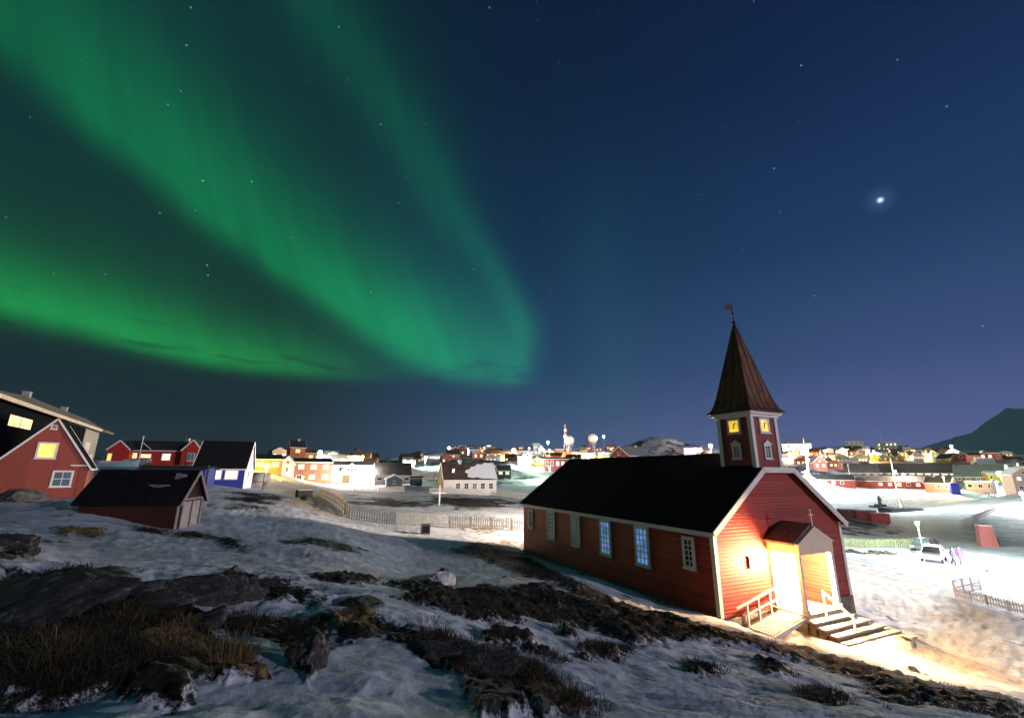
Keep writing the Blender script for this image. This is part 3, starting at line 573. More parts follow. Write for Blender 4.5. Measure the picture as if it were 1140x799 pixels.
FACES = {'f': ((1, 0, 0), (0, -1, 0)), 'b': ((-1, 0, 0), (0, 1, 0)), 'r': ((0, 1, 0), (1, 0, 0)), 'l': ((0, -1, 0), (-1, 0, 0))}
def house(name, label, cat, loc, phi, L, D, h, rise, wall, roof, wins=(), ov=.25, found=1.5, group=None, chims=(), trim=True, shift=0, thick=.12, trim_mat=None, tb=.14):
    """ridge along local x; shift moves the ridge off centre in y"""
    e = empty(name, loc, phi, label, cat, group); tm = trim_mat or WHITE; l, d = L / 2, D / 2; rz = h + rise
    w = MB(); pf = [(-l, -d, -found), (-l, d, -found), (-l, d, h), (-l, shift, rz), (-l, -d, h)]; w.prism(pf, (L, 0, 0)); w.build('wall', wall, e)
    r = MB()
    for sgn in (-1, 1):
        run = d - shift * sgn; s = rise / run; ye, ze = sgn * (d + ov), h - s * ov
        r.prism([(-l - ov, ye, ze), (-l - ov, shift, rz), (-l - ov, shift, rz + thick), (-l - ov, ye, ze + thick)], (L + 2 * ov, 0, 0))
    ro = r.build('roof', roof, e)
    if trim:
        t = MB()
        for sgn in (-1, 1):
            run = d - shift * sgn; s = rise / run
            for xx in (-l - ov - .02, l + ov + .02):
                t.beam((xx, sgn * (d + ov + .02), h - s * ov + thick * .35), (xx, shift, rz + thick * .35), .06, tb + thick)
            t.box(-l - ov, l + ov, sgn * (d + ov) + (0.0 if sgn > 0 else -.05), sgn * (d + ov) + (.05 if sgn > 0 else 0.0), h - s * ov - .06, h - s * ov + thick * .8)
        t.build('trim_board', tm, e)
    for cx_, cy_, ch in chims:
        c = MB(); c.box(cx_ - .28, cx_ + .28, cy_ - .28, cy_ + .28, rz - 1.2, rz + ch); c.box(cx_ - .34, cx_ + .34, cy_ - .34, cy_ + .34, rz + ch, rz + ch + .12); c.build('chimney', GREY, ro)
    for (f, u, z, ww, hh, pane, bars) in wins:
        uu, nn = FACES[f]; o = {'f': (u, -d, z), 'b': (-u, d, z), 'r': (l, u, z), 'l': (-l, -u, z)}[f]
        window(e, o, uu, nn, ww, hh, pane, bars=bars, border=min(.12, ww * .12))
    return e

LITS = {'O': LIT_ORANGE, 'W': LIT_WARM, 'P': LIT_PALE, 'R': LIT_PALE, 'H': lit('hall strip light', (1, .82, .42), 5), 'V': lit('violet hall light', (.5, .45, 1), 3.0), 'E': LIT_PALE, '': GLASS_DARK}
CODE_NAMES = {'house': 'house', 'shed': 'shed', 'hut': 'hut', 'building': 'building', 'hall': 'hall'}
for (px, py, Y, w, d, h, rise, yaw, wl, rf, lc, label, cat) in TOWN:
    P = Vector(at(px, py, Y)); az = math.atan2(P.x, P.y); rd = random.Random(px * 31 + py)
    phi = math.radians(yaw) - az; dirv = Vector((math.sin(az), math.cos(az), 0)); gable = abs(yaw) > 45
    w *= math.cos(az) ** .5 * 1.0; L, D = (d, w) if gable else (w, d)
    if label.startswith('red gabled house with long grey'): L, D = 12, 6
    ctr = P + dirv * ((L if gable else D) / 2); pane = LITS[lc]; wins = []
    st = 2 if h > 4 else 1; sh = h / st
    if lc in 'HV' and lc:
        wins = [('f', 0, h * .2, w * .92, h * .62, pane, (max(4, int(w / 1.5)), 1))]
    elif gable:
        face = 'r' if yaw < 0 else 'l'
        for s_ in range(st):
            for u in ((-.24, .24) if D > 4 else (0,)):
                wins.append((face, u * D, s_ * sh + sh * .32, min(1.1, D * .2), sh * .42, pane if lc and rd.random() < .8 else GLASS_DARK, (2, 1)))
        if rise > 1.5 and D > 2.8: wins.append((face, 0, h + .1, min(.9, D * .22), rise * .4, pane if lc and rd.random() < .6 else GLASS_DARK, (2, 1)))
        for u in (-.25, .2): wins.append(('f' if yaw > 0 else 'b', u * L, sh * .35, .9, sh * .42, GLASS_DARK, (2, 1)))
    else:
        n = max(1, int(w / (2.0 if w < 12 else 2.6)))
        if lc == 'E': n = 14
        for s_ in range(st):
            for i in range(n):
                u = (i + .5) / n - .5; on = lc and rd.random() < (.95 if n < 4 else .65)
                if lc == 'E': wins.append(('f', u * w, h * .45, w / n * .75, h * .36, LIT_PALE, (1, 1)))
                elif rd.random() < .92: wins.append(('f', u * w + rd.uniform(-.15, .15), s_ * sh + sh * .33, min(1.25, w / n * .62), sh * .44, pane if on else GLASS_DARK, (2, 1)))
    chims = [(rd.uniform(-.3, .3) * L, .3, .55)] if cat == 'house' and rise > 1.2 and rd.random() < .55 else []
    e = house(cat if cat in ('shed', 'hut', 'hall') else ('town_house' if cat == 'house' else 'town_building'), label, cat, ctr, phi, L, D, h, rise, PAINT[wl], ROOF[rf], wins, .2, 3.0 if Y < 250 else 5.0,
              'houses and halls of the town', chims, trim=Y < 260)
    if label.startswith('wide white floodlit'):
        g = MB(); g.prism([(-2.3, -4.6, 0), (2.3, -4.6, 0), (2.3, -4.6, 3.3), (0, -4.6, 4.9), (-2.3, -4.6, 3.3)], (0, 1.2, 0)); go = g.build('central_gable', WHITE, e)
        for u in (-.8, .1, 1.0): window(e, (u, -4.6, 3.0), (1, 0, 0), (0, -1, 0), .6, .6, GLASS_DARK, border=.06)
        MB().box(-2.0, -.2, -4.66, -4.59, 0, 2.0).build('garage_door', mat('olive garage door', (.16, .13, .06), .7), e)
        MB().box(1.1, 2.6, -5.2, -4.55, -1, 1.9).build('porch', PAINT['pink'], e)
        for u in (-4.2, -3.0, 3.4, 4.6): q = MB(); q.beam((u, -4.05, 0), (u, -4.05, 4.3), .16); q.build('wall_post', mat('grey green board', (.35, .4, .36)), e)

# the crowd of small far houses between them
FILL = [(497, 545, 498, 506, 300, 12), (545, 640, 499, 516, 290, 22), (640, 690, 498, 508, 330, 8), (765, 800, 502, 510, 330, 5), (872, 960, 500, 522, 270, 22), (960, 1070, 500, 512, 330, 20), (1070, 1140, 504, 530, 230, 12), (300, 420, 508, 514, 190, 9), (440, 500, 512, 520, 260, 9)]
rf_ = random.Random(5)
for x0, x1, y0, y1, Y0, n in FILL:
    for i in range(n):
        px, py = rf_.uniform(x0, x1), rf_.uniform(y0, y1); Y = Y0 * (1.25 - .5 * (py - y0) / (y1 - y0 + 1)) * rf_.uniform(.95, 1.05); P = Vector(at(px, py, Y)); P.z = min(P.z, gz(P.x, P.y) + .3); az = math.atan2(P.x, P.y)
        w, d, h, rise = rf_.uniform(4, 7.5), rf_.uniform(4, 6), rf_.uniform(2.2, 4.2), rf_.uniform(.8, 2.4); wl = rf_.choice(['red', 'cream', 'orange', 'salmon', 'white', 'yellow', 'grey', 'ltblue', 'brown', 'pink']); rfm = rf_.choice(['dark', 'dark', 'brown', 'snow', 'grey', 'mauve'])
        g_ = rf_.random() < .4; phi = -az + (rf_.uniform(-.4, .4) if not g_ else -1.35); wins = []
        for u in (-.3, 0, .3):
            if rf_.random() < .8: wins.append(('r' if g_ else 'f', u * (d if g_ else w), h * .4, 1.0, h * .32, rf_.choice([LIT_WARM, LIT_PALE, LIT_ORANGE, GLASS_DARK]), (1, 1)))
        house('far_house', 'tiny far house packed among the lit houses of the hillside town', 'house', P, phi, w, d, h, rise, PAINT[wl], ROOF[rfm], wins, .2, 5, 'tiny houses of the hillside town', trim=False)

# ------------------------------------------------------------------ the church
ZB = -6.1; YAW = .44265
ch = empty('church', (9.062, 20.92, ZB), YAW, 'red wooden church with white trim, black roof and a pointed clock tower', 'church')
CW, CL, ZE, ZR, ZA = 9.6, 18.66, 3.575, 7.04, 6.21; HW = CW / 2 * (ZR - ZA) / (ZR - ZE); SL = (ZR - ZE) / (CW / 2); XM = CW / 2
b = MB()
b.prism([(0, 0, 0), (CW, 0, 0), (CW, 0, ZE), (XM + HW, 0, ZA), (XM - HW, 0, ZA), (0, 0, ZE)], (0, .3, 0))
b.prism([(0, .3, 0), (CW, .3, 0), (CW, .3, ZE), (XM, .3, ZR), (0, .3, ZE)], (0, CL - .3, 0))
def xl(z): return 0 if z <= ZE else (z - ZE) / SL
k = 0; bp_ = .155
while k * bp_ < ZA - .02:
    z0, z1 = k * bp_, min((k + 1) * bp_, ZA); j = random.uniform(-.004, .004); o0, o1 = -.034 + j, -.006
    b.add([(xl(z0) + .005, o0, z0), (CW - xl(z0) - .005, o0, z0), (CW - xl(z1) - .005, o1, z1), (xl(z1) + .005, o1, z1), (xl(z0) + .005, .0, z0), (CW - xl(z0) - .005, .0, z0)], [(0, 1, 2, 3), (4, 5, 1, 0)])
    if z1 <= ZE: b.add([(o0, CL, z0), (o0, .0, z0), (o1, .0, z1), (o1, CL, z1), (0, CL, z0), (0, 0, z0)], [(0, 1, 2, 3), (4, 5, 1, 0)])
    k += 1
b.build('wall', CHURCH_RED, ch)
fd = MB(); fd.box(-.07, CW + .07, -.075, CL + .07, -2.2, -.02); fd.build('foundation', STONE, ch)
r = MB(); ovx = .24; th = .12
for s in (0, 1):
    X = (lambda x: x) if s == 0 else (lambda x: CW - x)
    r.prism([(X(-ovx), .3, ZE - SL * ovx), (X(XM), .3, ZR), (X(XM), .3, ZR + th), (X(-ovx), .3, ZE - SL * ovx + th)], (0, CL - .3 + .26, 0))
    r.prism([(X(-ovx), -.27, ZE - SL * ovx), (X(XM - HW), -.27, ZA), (X(XM - HW), -.27, ZA + th), (X(-ovx), -.27, ZE - SL * ovx + th)], (0, .57, 0))
r.build('roof', TAR, ch)
t = MB()
for X in ((lambda x: x), (lambda x: CW - x)):
    t.beam((X(-ovx), -.30, ZE - SL * ovx + .02), (X(XM - HW), -.30, ZA + .02), .06, .25)
    t.beam((X(-ovx), CL + .29, ZE - SL * ovx + .02), (X(XM), CL + .29, ZR + .02), .06, .25)
    t.box(*sorted((X(-ovx - .05), X(-ovx + .002))), -.27, CL + .26, ZE - SL * ovx - .11, ZE - SL * ovx + .085)
    t.box(*sorted((X(-.055), X(.15))), -.06, .02, -.02, ZE - .02)
    t.box(*sorted((X(-.058), X(.02))), .02, .15, -.02, ZE - .02)
t.box(XM - HW - .05, XM + HW + .05, -.33, -.24, ZA - .12, ZA + .14); t.box(XM - HW, XM + HW, -.24, .22, ZA + .06, ZA + .15)
t.build('trim_board', WHITE, ch)
for v, z0, w_, h_, pn, brs in ((1.42, 1.73, .72, 1.40, GLASS_DARK, (2, 5)), (4.62, 1.28, 1.10, 1.98, GLASS_SKYGLOW, (3, 6)), (7.80, 1.29, 1.08, 1.98, GLASS_SKYGLOW, (3, 6)), (11.0, 1.33, 1.06, 1.96, GLASS_DIM, (3, 6)), (14.18, 1.35, 1.08, 1.92, GLASS_DIM, (3, 6)), (17.36, 1.75, .72, 1.36, GLASS_DARK, (2, 5))):
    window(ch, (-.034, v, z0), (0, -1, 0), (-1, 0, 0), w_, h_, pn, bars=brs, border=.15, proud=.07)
# tower
TC, TD, TH = XM, 1.2, 1.0; TT = 9.07
tw = MB(); tw.box(TC - TH, TC + TH, TD - TH, TD + TH, 5.9, TT); tower = tw.build('tower', TOWER_RED, ch)
for sx in (-1, 1):
    for sy in (-1, 1):
        x_, y_ = TC + sx * TH, TD + sy * TH; c = MB()
        c.box(*sorted((x_ + sx * .05, x_ - sx * .17)), *sorted((y_ + sy * .05, y_ + sy * .002)), 6.3, TT - .02)
        c.box(*sorted((x_ + sx * .05, x_ + sx * .002)), *sorted((y_ + sy * .002, y_ - sy * .17)), 6.3, TT - .02)
        c.build('corner_board', WHITE, tower)
s = MB(); s.box(TC - TH - .12, TC + TH + .12, TD - TH - .12, TD + TH + .12, 6.14, 6.30); s.build('base_skirt', mat('grey white flashing', (.45, .44, .43), .6), tower)
cn = MB(); cn.box(TC - 1.12, TC + 1.12, TD - 1.12, TD + 1.12, TT - .14, TT); cn.box(TC - 1.25, TC + 1.25, TD - 1.25, TD + 1.25, TT, TT + .13); cn.build('cornice', WHITE, tower)
sp_ = MB(); prof = [(1.36, TT + .132), (1.34, TT + .19), (1.19, TT + .36), (1.07, TT + .66), (.97, TT + 1.02), (.03, 14.42)]
for (a0, z0), (a1, z1) in zip(prof, prof[1:]):
    q = [(-1, -1), (1, -1), (1, 1), (-1, 1)]
    sp_.add([(TC + x * a0, TD + y * a0, z0) for x, y in q] + [(TC + x * a1, TD + y * a1, z1) for x, y in q], [(i, (i + 1) % 4, 4 + (i + 1) % 4, 4 + i) for i in range(4)])
sp_.box(TC - 1.36, TC + 1.36, TD - 1.36, TD + 1.36, TT + .131, TT + .135)
for i in range(4):
    ca, sa_ = math.cos(i * math.pi / 2), math.sin(i * math.pi / 2)
    for u in (-.999, -.66, -.33, 0, .33, .66):
        pts = []
        for a0, z0 in prof:
            lim = a0; x_, y_ = u * 1.34, -a0
            if abs(x_) > lim and u != -.999: continue
            if u == -.999: x_ = -a0
            pts.append(Vector((TC + x_ * ca - y_ * sa_, TD + x_ * sa_ + y_ * ca, z0)))
        if u not in (-.999,) and len(pts) >= 2:
            a0 = abs(u * 1.34); zt = prof[4][1] + (prof[5][1] - prof[4][1]) * (prof[4][0] - a0) / (prof[4][0] - prof[5][0])
            if a0 < prof[4][0]: x_, y_ = u * 1.34, -max(a0, .03); pts = [p for p in pts if p.z < zt - .05 and p.z <= prof[4][1] + .01] + [Vector((TC + x_ * ca - y_ * sa_, TD + x_ * sa_ + y_ * ca, zt))]
        for p, q_ in zip(pts, pts[1:]): sp_.beam(p, q_, .035, .05)
sp_.build('spire', COPPER, tower)
v = MB(); v.tube((TC, TD, 14.2), (TC, TD, 15.75), .028, .018); v.ball((TC, TD, 14.5), .12); v.ball((TC, TD, 15.05), .08)
v.add([(TC - .04, TD + .006, 15.28), (TC - .04, TD + .006, 15.62), (TC - .62, TD + .006, 15.60), (TC - .48, TD + .006, 15.43), (TC - .62, TD + .006, 15.26), (TC - .04, TD - .006, 15.28), (TC - .04, TD - .006, 15.62), (TC - .62, TD - .006, 15.60), (TC - .48, TD - .006, 15.43), (TC - .62, TD - .006, 15.26)],
      [(0, 1, 2, 3, 4), (9, 8, 7, 6, 5), (0, 5, 6, 1), (1, 6, 7, 2), (2, 7, 8, 3), (3, 8, 9, 4), (4, 9, 5, 0)])
v.build('weather_vane', DARK, tower)
DIAL = lit('clock dial glow', (1, .58, .03), 1.25)
for fx, fy, ux, uy in ((0, -1, 1, 0), (-1, 0, 0, -1), (1, 0, 0, 1), (0, 1, -1, 0)):
    o = Vector((TC + fx * TH, TD + fy * TH, 8.12)); u = Vector((ux, uy, 0)); n = Vector((fx, fy, 0))
    f = window(tower, o, u, n, .80, .78, DIAL, border=.11, name='clock_frame', proud=.06)
    for ch_ in f.children: ch_.name = 'clock_dial'
    hd = MB(); cc = o + n * .03 + Vector((0, 0, .42))
    hd.beam(cc - u * .03, cc + u * .10 + Vector((0, 0, .12)), .035, .05, up=n); hd.beam(cc + u * .02, cc - u * .06 - Vector((0, 0, .20)), .03, .04, up=n); hd.build('clock_hands', DARK, tower)
    o = o + Vector((0, 0, -1.32)); lw = window(tower, o, u, n, .54, .72, GLASS_DARK if fx == 0 else mat('louvre grey', (.30, .24, .2)), bars=(2, 4), border=.10, name='louvre_window', proud=.06)
    pd = MB(); a_ = o + Vector((0, 0, .72)); pd.prism([a_ - u * .36 + n * .005, a_ + u * .36 + n * .005, a_ + Vector((0, 0, .24)) + n * .005], n * .09); pd.build('window_pediment', WHITE, tower)
# porch
PX0, PX1, PY, PF = 3.5, 6.05, -1.56, .14
p = MB(); p.box(PX0, PX1, PY, PY + .16, 2.52, 2.98); p.box(PX0, PX0 + .16, PY + .16, -.005, 2.52, 2.98); p.box(PX1 - .16, PX1, PY + .16, -.005, 2.52, 2.98)
p.box(PX0 + .16, PX1 - .16, PY + .16, -.005, 2.86, 2.93); porch = p.build('porch', mat('cream porch paint', (.82, .66, .49), .5, var=.06), ch)
f = MB(); f.box(PX0 - .15, PX1 + .1, PY - .02, -.005, -.75, PF); f.build('porch_floor', WOOD, ch)
for x_, y_, w_ in ((PX0 + .1, PY + .13, .16), (PX1 - .1, PY + .13, .2), (PX0 + .08, -.09, .12)):
    q = MB(); q.box(x_ - w_ / 2, x_ + w_ / 2, y_ - w_ / 2, y_ + w_ / 2, PF, 2.52); q.box(x_ - w_ / 2 - .04, x_ + w_ / 2 + .04, y_ - w_ / 2 - .04, y_ + w_ / 2 + .04, PF + .002, PF + .16); q.build('porch_post', WHITE, ch)
pm = (PX0 + PX1) / 2
g = MB(); g.prism([(PX0 - .1, PY - .06, 2.99), (PX1 + .1, PY - .06, 2.99), (pm, PY - .06, 3.70)], (0, .14, 0)); g.build('pediment', MATS['cream porch paint'], porch)
r = MB()
for sg in (0, 1):
    X = (lambda x: x) if sg == 0 else (lambda x: PX0 + PX1 - x)
    r.prism([(X(PX0 - .2), PY + .085, 2.93), (X(pm), PY + .085, 3.73), (X(pm), PY + .085, 3.82), (X(PX0 - .2), PY + .085, 3.02)], (0, -PY - .085 - .04, 0))
r.build('porch_roof', mat('porch brown roof', (.22, .18, .15), .85, var=.3), porch)
cr_ = MB(); cr_.beam((pm, PY + .04, 3.68), (pm, PY + .04, 4.45), .055); cr_.beam((pm - .17, PY + .04, 4.2), (pm + .17, PY + .04, 4.2), .05); cr_.build('cross', WHITE, porch)
sw = MB(); sw.box(PX1 - .12, PX1 - .06, PY + .26, -.01, PF, 2.52)
for k in range(16): sw.add([(PX1 - .155, PY + .26, PF + k * .15), (PX1 - .155, -.01, PF + k * .15), (PX1 - .122, -.01, PF + k * .15 + .15), (PX1 - .122, PY + .26, PF + k * .15 + .15), (PX1 - .12, PY + .26, PF + k * .15), (PX1 - .12, -.01, PF + k * .15)], [(0, 1, 2, 3), (4, 5, 1, 0)])
sw.build('porch_side_wall', CHURCH_RED, ch)
dr = MB(); dr.box(3.75, 5.8, -.05, -.036, PF, 2.5); dr.build('door_surround', WHITE, ch)
for x_ in (4.28, 5.12):
    d_ = MB(); d_.box(x_ - .4, x_ + .4, -.085, -.05, PF + .03, 2.2)
    for z_ in (.3, 1.25): d_.box(x_ - .27, x_ + .27, -.105, -.085, PF + z_, PF + z_ + .75)
    do = d_.build('door', mat('white door', (.76, .73, .68), .4), ch); hnd = MB(); hnd.box(x_ + (.3 if x_ < 4.7 else -.34), x_ + (.34 if x_ < 4.7 else -.3), -.15, -.085, 1.1, 1.25); hnd.build('handle', GREY, do)
BULB = lit('warm lamp globe', (1, .78, .45), 30)
gl = MB(); gl.tube((PX0 + .34, -1.2, 2.86), (PX0 + .34, -1.2, 2.66), .02); gl.ball((PX0 + .34, -1.2, 2.56), .11); gl.build('porch_lamp', BULB, ch); point_light(ch, (PX0 + .26, -1.35, 2.25), 6600, (1, .65, .32), .14)
wlb = MB(); wlb.box(2.1, 3.02, -.10, -.036, 1.86, 2.34); nb = wlb.build('wall_lamp', lit('wall lamp diffuser', (1, .86, .62), 1.3), ch)
wl2 = MB(); wl2.prism([(2.42, -.103, 2.05), (2.86, -.103, 2.05), (2.64, -.103, 2.17)], (0, -.02, 0)); wl2.box(2.05, 2.1, -.12, -.036, 1.84, 2.36); wl2.build('lamp_hood', mat('brown hood', (.12, .06, .03)), nb)
point_light(ch, (2.55, -.8, 2.2), 210, (1, .50, .14), .12)

# steps and ramp in front of the porch
st = empty('entrance_steps', ch.matrix_basis @ Vector((4.7, -1.6, -.6)), YAW, 'broad pale timber steps widening downwards below the lit church porch', 'steps')
for k in range(5):
    z_ = PF + .6 - .02 - .16 * k; y0 = -.02 - .36 * k
    q = MB(); q.box(-1.42 + .05 * k, 1.5 + .40 * k, y0 - .36, y0 + .03, z_ - .07 - .16, z_ - .16); q.build('tread', WOOD, st)
    q = MB(); q.box(-1.38 + .05 * k, 1.44 + .40 * k, y0 - .30, y0 - .02, -.9, z_ - .072 - .16); q.build('riser', mat('brown riser boards', (.34, .25, .17), .8), st)
hr = MB(); hr.beam((-.1, -.08, .55), (-.1, -.08, 1.62), .07); hr.beam((-.1, -.04, 1.6), (.02, -1.1, .78), .07); hr.beam((.02, -1.1, .3), (.02, -1.1, .8), .07); hr.build('handrail', WHITE, st)
ra = empty('access_ramp', ch.matrix_basis @ Vector((2.3, -.9, -.6)), YAW, 'slatted timber ramp with a white handrail climbing to the left side of the porch', 'ramp')
def rz(x): return .70 + (x - 1.15) * .20 - .02
q = MB(); n_ = 15
for i in range(n_):
    x_ = -1.15 + 2.25 * i / n_; q.beam((x_ + .07, -.6, rz(x_ + .07)), (x_ + .07, .52, rz(x_ + .07)), .105, .04, up=(0, 0, 1))
q.build('deck', mat('pale ramp boards', (.66, .60, .52), .7, var=.15), ra)
q = MB()
for y_ in (-.62, .52): q.beam((-1.2, y_, rz(-1.2) - .1), (1.15, y_, rz(1.15) - .1), .06, .16)
q.build('side_beam', WHITE, ra)
for y_ in (.5,):
    for x_ in (-1.1, -.35, .45, 1.1): q = MB(); q.beam((x_, y_, -.25), (x_, y_, rz(x_) + .95), .075); q.build('post', WHITE, ra)
    q = MB(); q.beam((-1.75, y_, rz(-1.75) + .93), (1.14, y_, rz(1.14) + .98), .08, .06); q.beam((-1.2, y_, rz(-1.2) + .5), (1.1, y_, rz(1.1) + .5), .05, .05); q.build('handrail', WHITE, ra)

# ------------------------------------------------------------------ houses on the left slope
C0 = Vector(at(91, 553, 34)); a25 = math.radians(40); fr = Vector((math.sin(a25), -math.cos(a25), 0)); ee = Vector((math.cos(a25), math.sin(a25), 0))
LIT_LEMON = lit('lemon lit blind', (1, .74, .02), 1.2)
HW_, HD_ = 7.0, 4.9
RH, RH_DR = ((.02, 3.32), (1.16, 1.33), (.08, 5.0)), 2.25
hs = house('red_house', 'red board house with a yellow lit upper window at the left edge', 'house', C0 - ee * HD_ / 2 - fr * HW_ / 2, a25 - math.pi / 2, HW_, HD_, 2.18, 3.37, HOUSE_RED, TAR,
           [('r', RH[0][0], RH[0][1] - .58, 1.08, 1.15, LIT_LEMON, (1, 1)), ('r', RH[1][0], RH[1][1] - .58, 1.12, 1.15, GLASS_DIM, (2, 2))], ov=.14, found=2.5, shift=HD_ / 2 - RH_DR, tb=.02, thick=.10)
q = MB(); q.box(3.505, 3.56, 1.45, 2.44, 2.22, 2.31); q.build('drip_board', WHITE, hs)
q = MB(); q.box(3.505, 3.53, -2.43, 2.43, 2.12, 2.17); q.build('band_board', HOUSE_RED, hs)
q = MB(); q.box(3.505, 3.66, -2.43, 2.43, -.22, -.08); q.build('sill_beam', PAINT['pink'], hs)
window(hs, (3.5, RH[2][0], RH[2][1] - .15), (0, 1, 0), (1, 0, 0), .34, .30, mat('vent grille', (.3, .2, .16)), border=.06, name='gable_vent')
P = Vector(at(-60, 540, 44)); P.z = -1.8
h2 = house('black_roofed_house', 'red house with broad black roof behind the red board house', 'house', P + Vector((-5.6, 4, 0)), 0, 18, 8, 3.0, 3.5, HOUSE_RED, TAR, (), found=3, tb=.02)
q = MB(); q.prism([(3.6, -4.3, 1.5), (9.0, -4.3, 1.5), (9.0, -4.3, 4.8), (8.0, -4.3, 5.9), (3.6, -4.3, 3.4)], (0, 2.5, 0)); dm = q.build('dormer', HOUSE_RED, h2)
q = MB(); q.beam((2.2, -4.36, 2.75), (8.0, -4.36, 6.0), .08, .16); q.build('bargeboard', WHITE, dm)
# low shed in the snow
C0 = Vector(at(193, 589.5, 22)); L_ = 4.0; a14 = math.radians(13); ee = Vector((math.cos(a14), math.sin(a14), 0)); nn_ = Vector((-math.sin(a14), math.cos(a14), 0))
sd = house('shed', 'low dark red shed with black felt roof half sunk in snow', 'shed', C0 - ee * L_ / 2 + nn_ * 1.3, a14, L_, 2.6, 1.32, 1.3, DKRED, TAR, (), ov=.2, found=1.5, trim=False)
q = MB()
for u in (-1, 1): q.beam((L_ / 2 + .22, u * 1.5, 1.10), (L_ / 2 + .22, 0, 2.66), .05, .13)
q.box(L_ / 2 + .005, L_ / 2 + .05, -1.34, -1.16, -.2, 1.32); q.box(L_ / 2 + .005, L_ / 2 + .05, 1.16, 1.34, -.2, 1.32); q.box(L_ / 2 + .006, L_ / 2 + .05, -1.16, 1.16, 1.28, 1.38); q.build('trim_board', mat('worn pale trim', (.40, .30, .26), .8, var=.2), sd)
q = MB(); q.box(L_ / 2 + .01, L_ / 2 + .06, -.95, .95, -.2, 1.22); do = q.build('door', mat('worn white door', (.50, .44, .40), .8, var=.25), sd)
q = MB()
for u in (-.98, 0, .98): q.box(L_ / 2 + .055, L_ / 2 + .085, u - .06, u + .06, -.2, 1.22)
q.build('door_frame', mat('brown batten', (.14, .06, .04)), do)
for u0, u1, t0, t1 in ((.4, 1.2, .36, .44), (1.2, 1.7, .66, .86)):   # thin snow left on the roof
    q = MB(); sl_ = 1.5 / 1.3; pts_ = []
    for i in range(18):
        an = 2 * math.pi * i / 18; k_ = 1 + .3 * math.sin(3 * an + u0); u_ = (u0 + u1) / 2 + (u1 - u0) / 2 * math.cos(an) * k_; t_ = (t0 + t1) / 2 + (t1 - t0) / 2 * math.sin(an) * k_
        pts_.append((u_, -1.3 + t_ * 1.3, 1.32 + t_ * 1.3 + .125))
    q.prism(pts_, (0, -.02, .025)); q.build('snow_patch', mat('thin grey snow', (.2, .2, .21), .9, var=.4), sd)
# big dark house with mono pitch roof behind
A_ = at(0, 540, 31); e0 = Vector((-.55, .83, 0)).normalized(); n0 = Vector((.83, .55, 0))
base0 = Vector((at(0, 442, 31)[0], 31, 0)); phi0 = math.atan2(e0.y, e0.x)
bz = -.6; top0 = at(0, 442, 31)[2]; Hh = top0 - bz
big = empty('long_dark_house', (base0.x, base0.y, bz), phi0, 'long black boarded house with grey mono pitch roof behind the red board house', 'house')
# local x runs away along the wall, local -y faces the town
LB = 40
q = MB(); q.prism([(-6, 0, -2), (-6, 9, -2), (-6, 9, Hh - .3), (-6, 0, Hh - .3)], (LB, 0, 0)); q.build('wall', NAVY, big)
q = MB(); q.box(LB - 6 - 7.5, LB - 6 + .02, -.06, .5, -1.5, Hh - .25); bay = q.build('grey_bay', PAINT['grey'], big)
q = MB(); xe = LB - 4.8; zr_ = Hh + 1.5
vs = [(-7, -.7, Hh - .1), (xe, -.7, Hh - .1), (xe, 1.7, zr_), (12, 1.7, zr_), (-7, 9.4, Hh - .1), (xe, 9.4, Hh - .1)]
q.add(vs + [(x_, y_, z_ - .22) for x_, y_, z_ in vs], [(0, 1, 2, 3), (3, 2, 5, 4), (0, 3, 4), (6, 9, 8, 7), (9, 10, 11, 8), (6, 10, 9), (0, 6, 7, 1), (4, 5, 11, 10), (0, 4, 10, 6), (1, 7, 8, 2), (2, 8, 11, 5)])
q.box(LB - 9, LB - 3.0, -1.1, -.7, Hh - .35, Hh - .1); rf = q.build('roof', mat('weathered grey roof', (.17, .15, .13), .9, var=.25), big)
q = MB(); q.box(-7, LB - 4.8, -.78, -.702, Hh - .32, Hh - .02); q.build('fascia', mat('cream fascia', (.62, .5, .38), .6), big)
for x_ in (11.5, 24): q = MB(); q.box(x_ - .25, x_ + .25, 1.5, 2.0, Hh + .8, Hh + 1.8); q.box(x_ - .3, x_ + .3, 1.45, 2.05, Hh + 1.8, Hh + 1.88); q.build('chimney', GREY, rf)
window(big, (5.2, 0, Hh - 1.85), (1, 0, 0), (0, -1, 0), 5.4, 1.0, lit('pale yellow pane', (1, .82, .36), 1.3), NAVY, (2, 1), .1)
for x_, z_, w_, h_ in ((LB - 11.2, 1.7, 2.4, 1.9), (LB - 11.2, -.6, 2.4, 1.5), (LB - 8, .0, 1.6, 2.2)): window(big, (x_, -.06, z_), (1, 0, 0), (0, -1, 0), w_, h_, lit('dim room pane', (1, .7, .5), .25), bars=(3, 2))
window(big, (LB - 17.5, 0, 1.6), (1, 0, 0), (0, -1, 0), 5, 1.4, lit('faint pane', (.4, .5, .6), .06), NAVY, (2, 1))
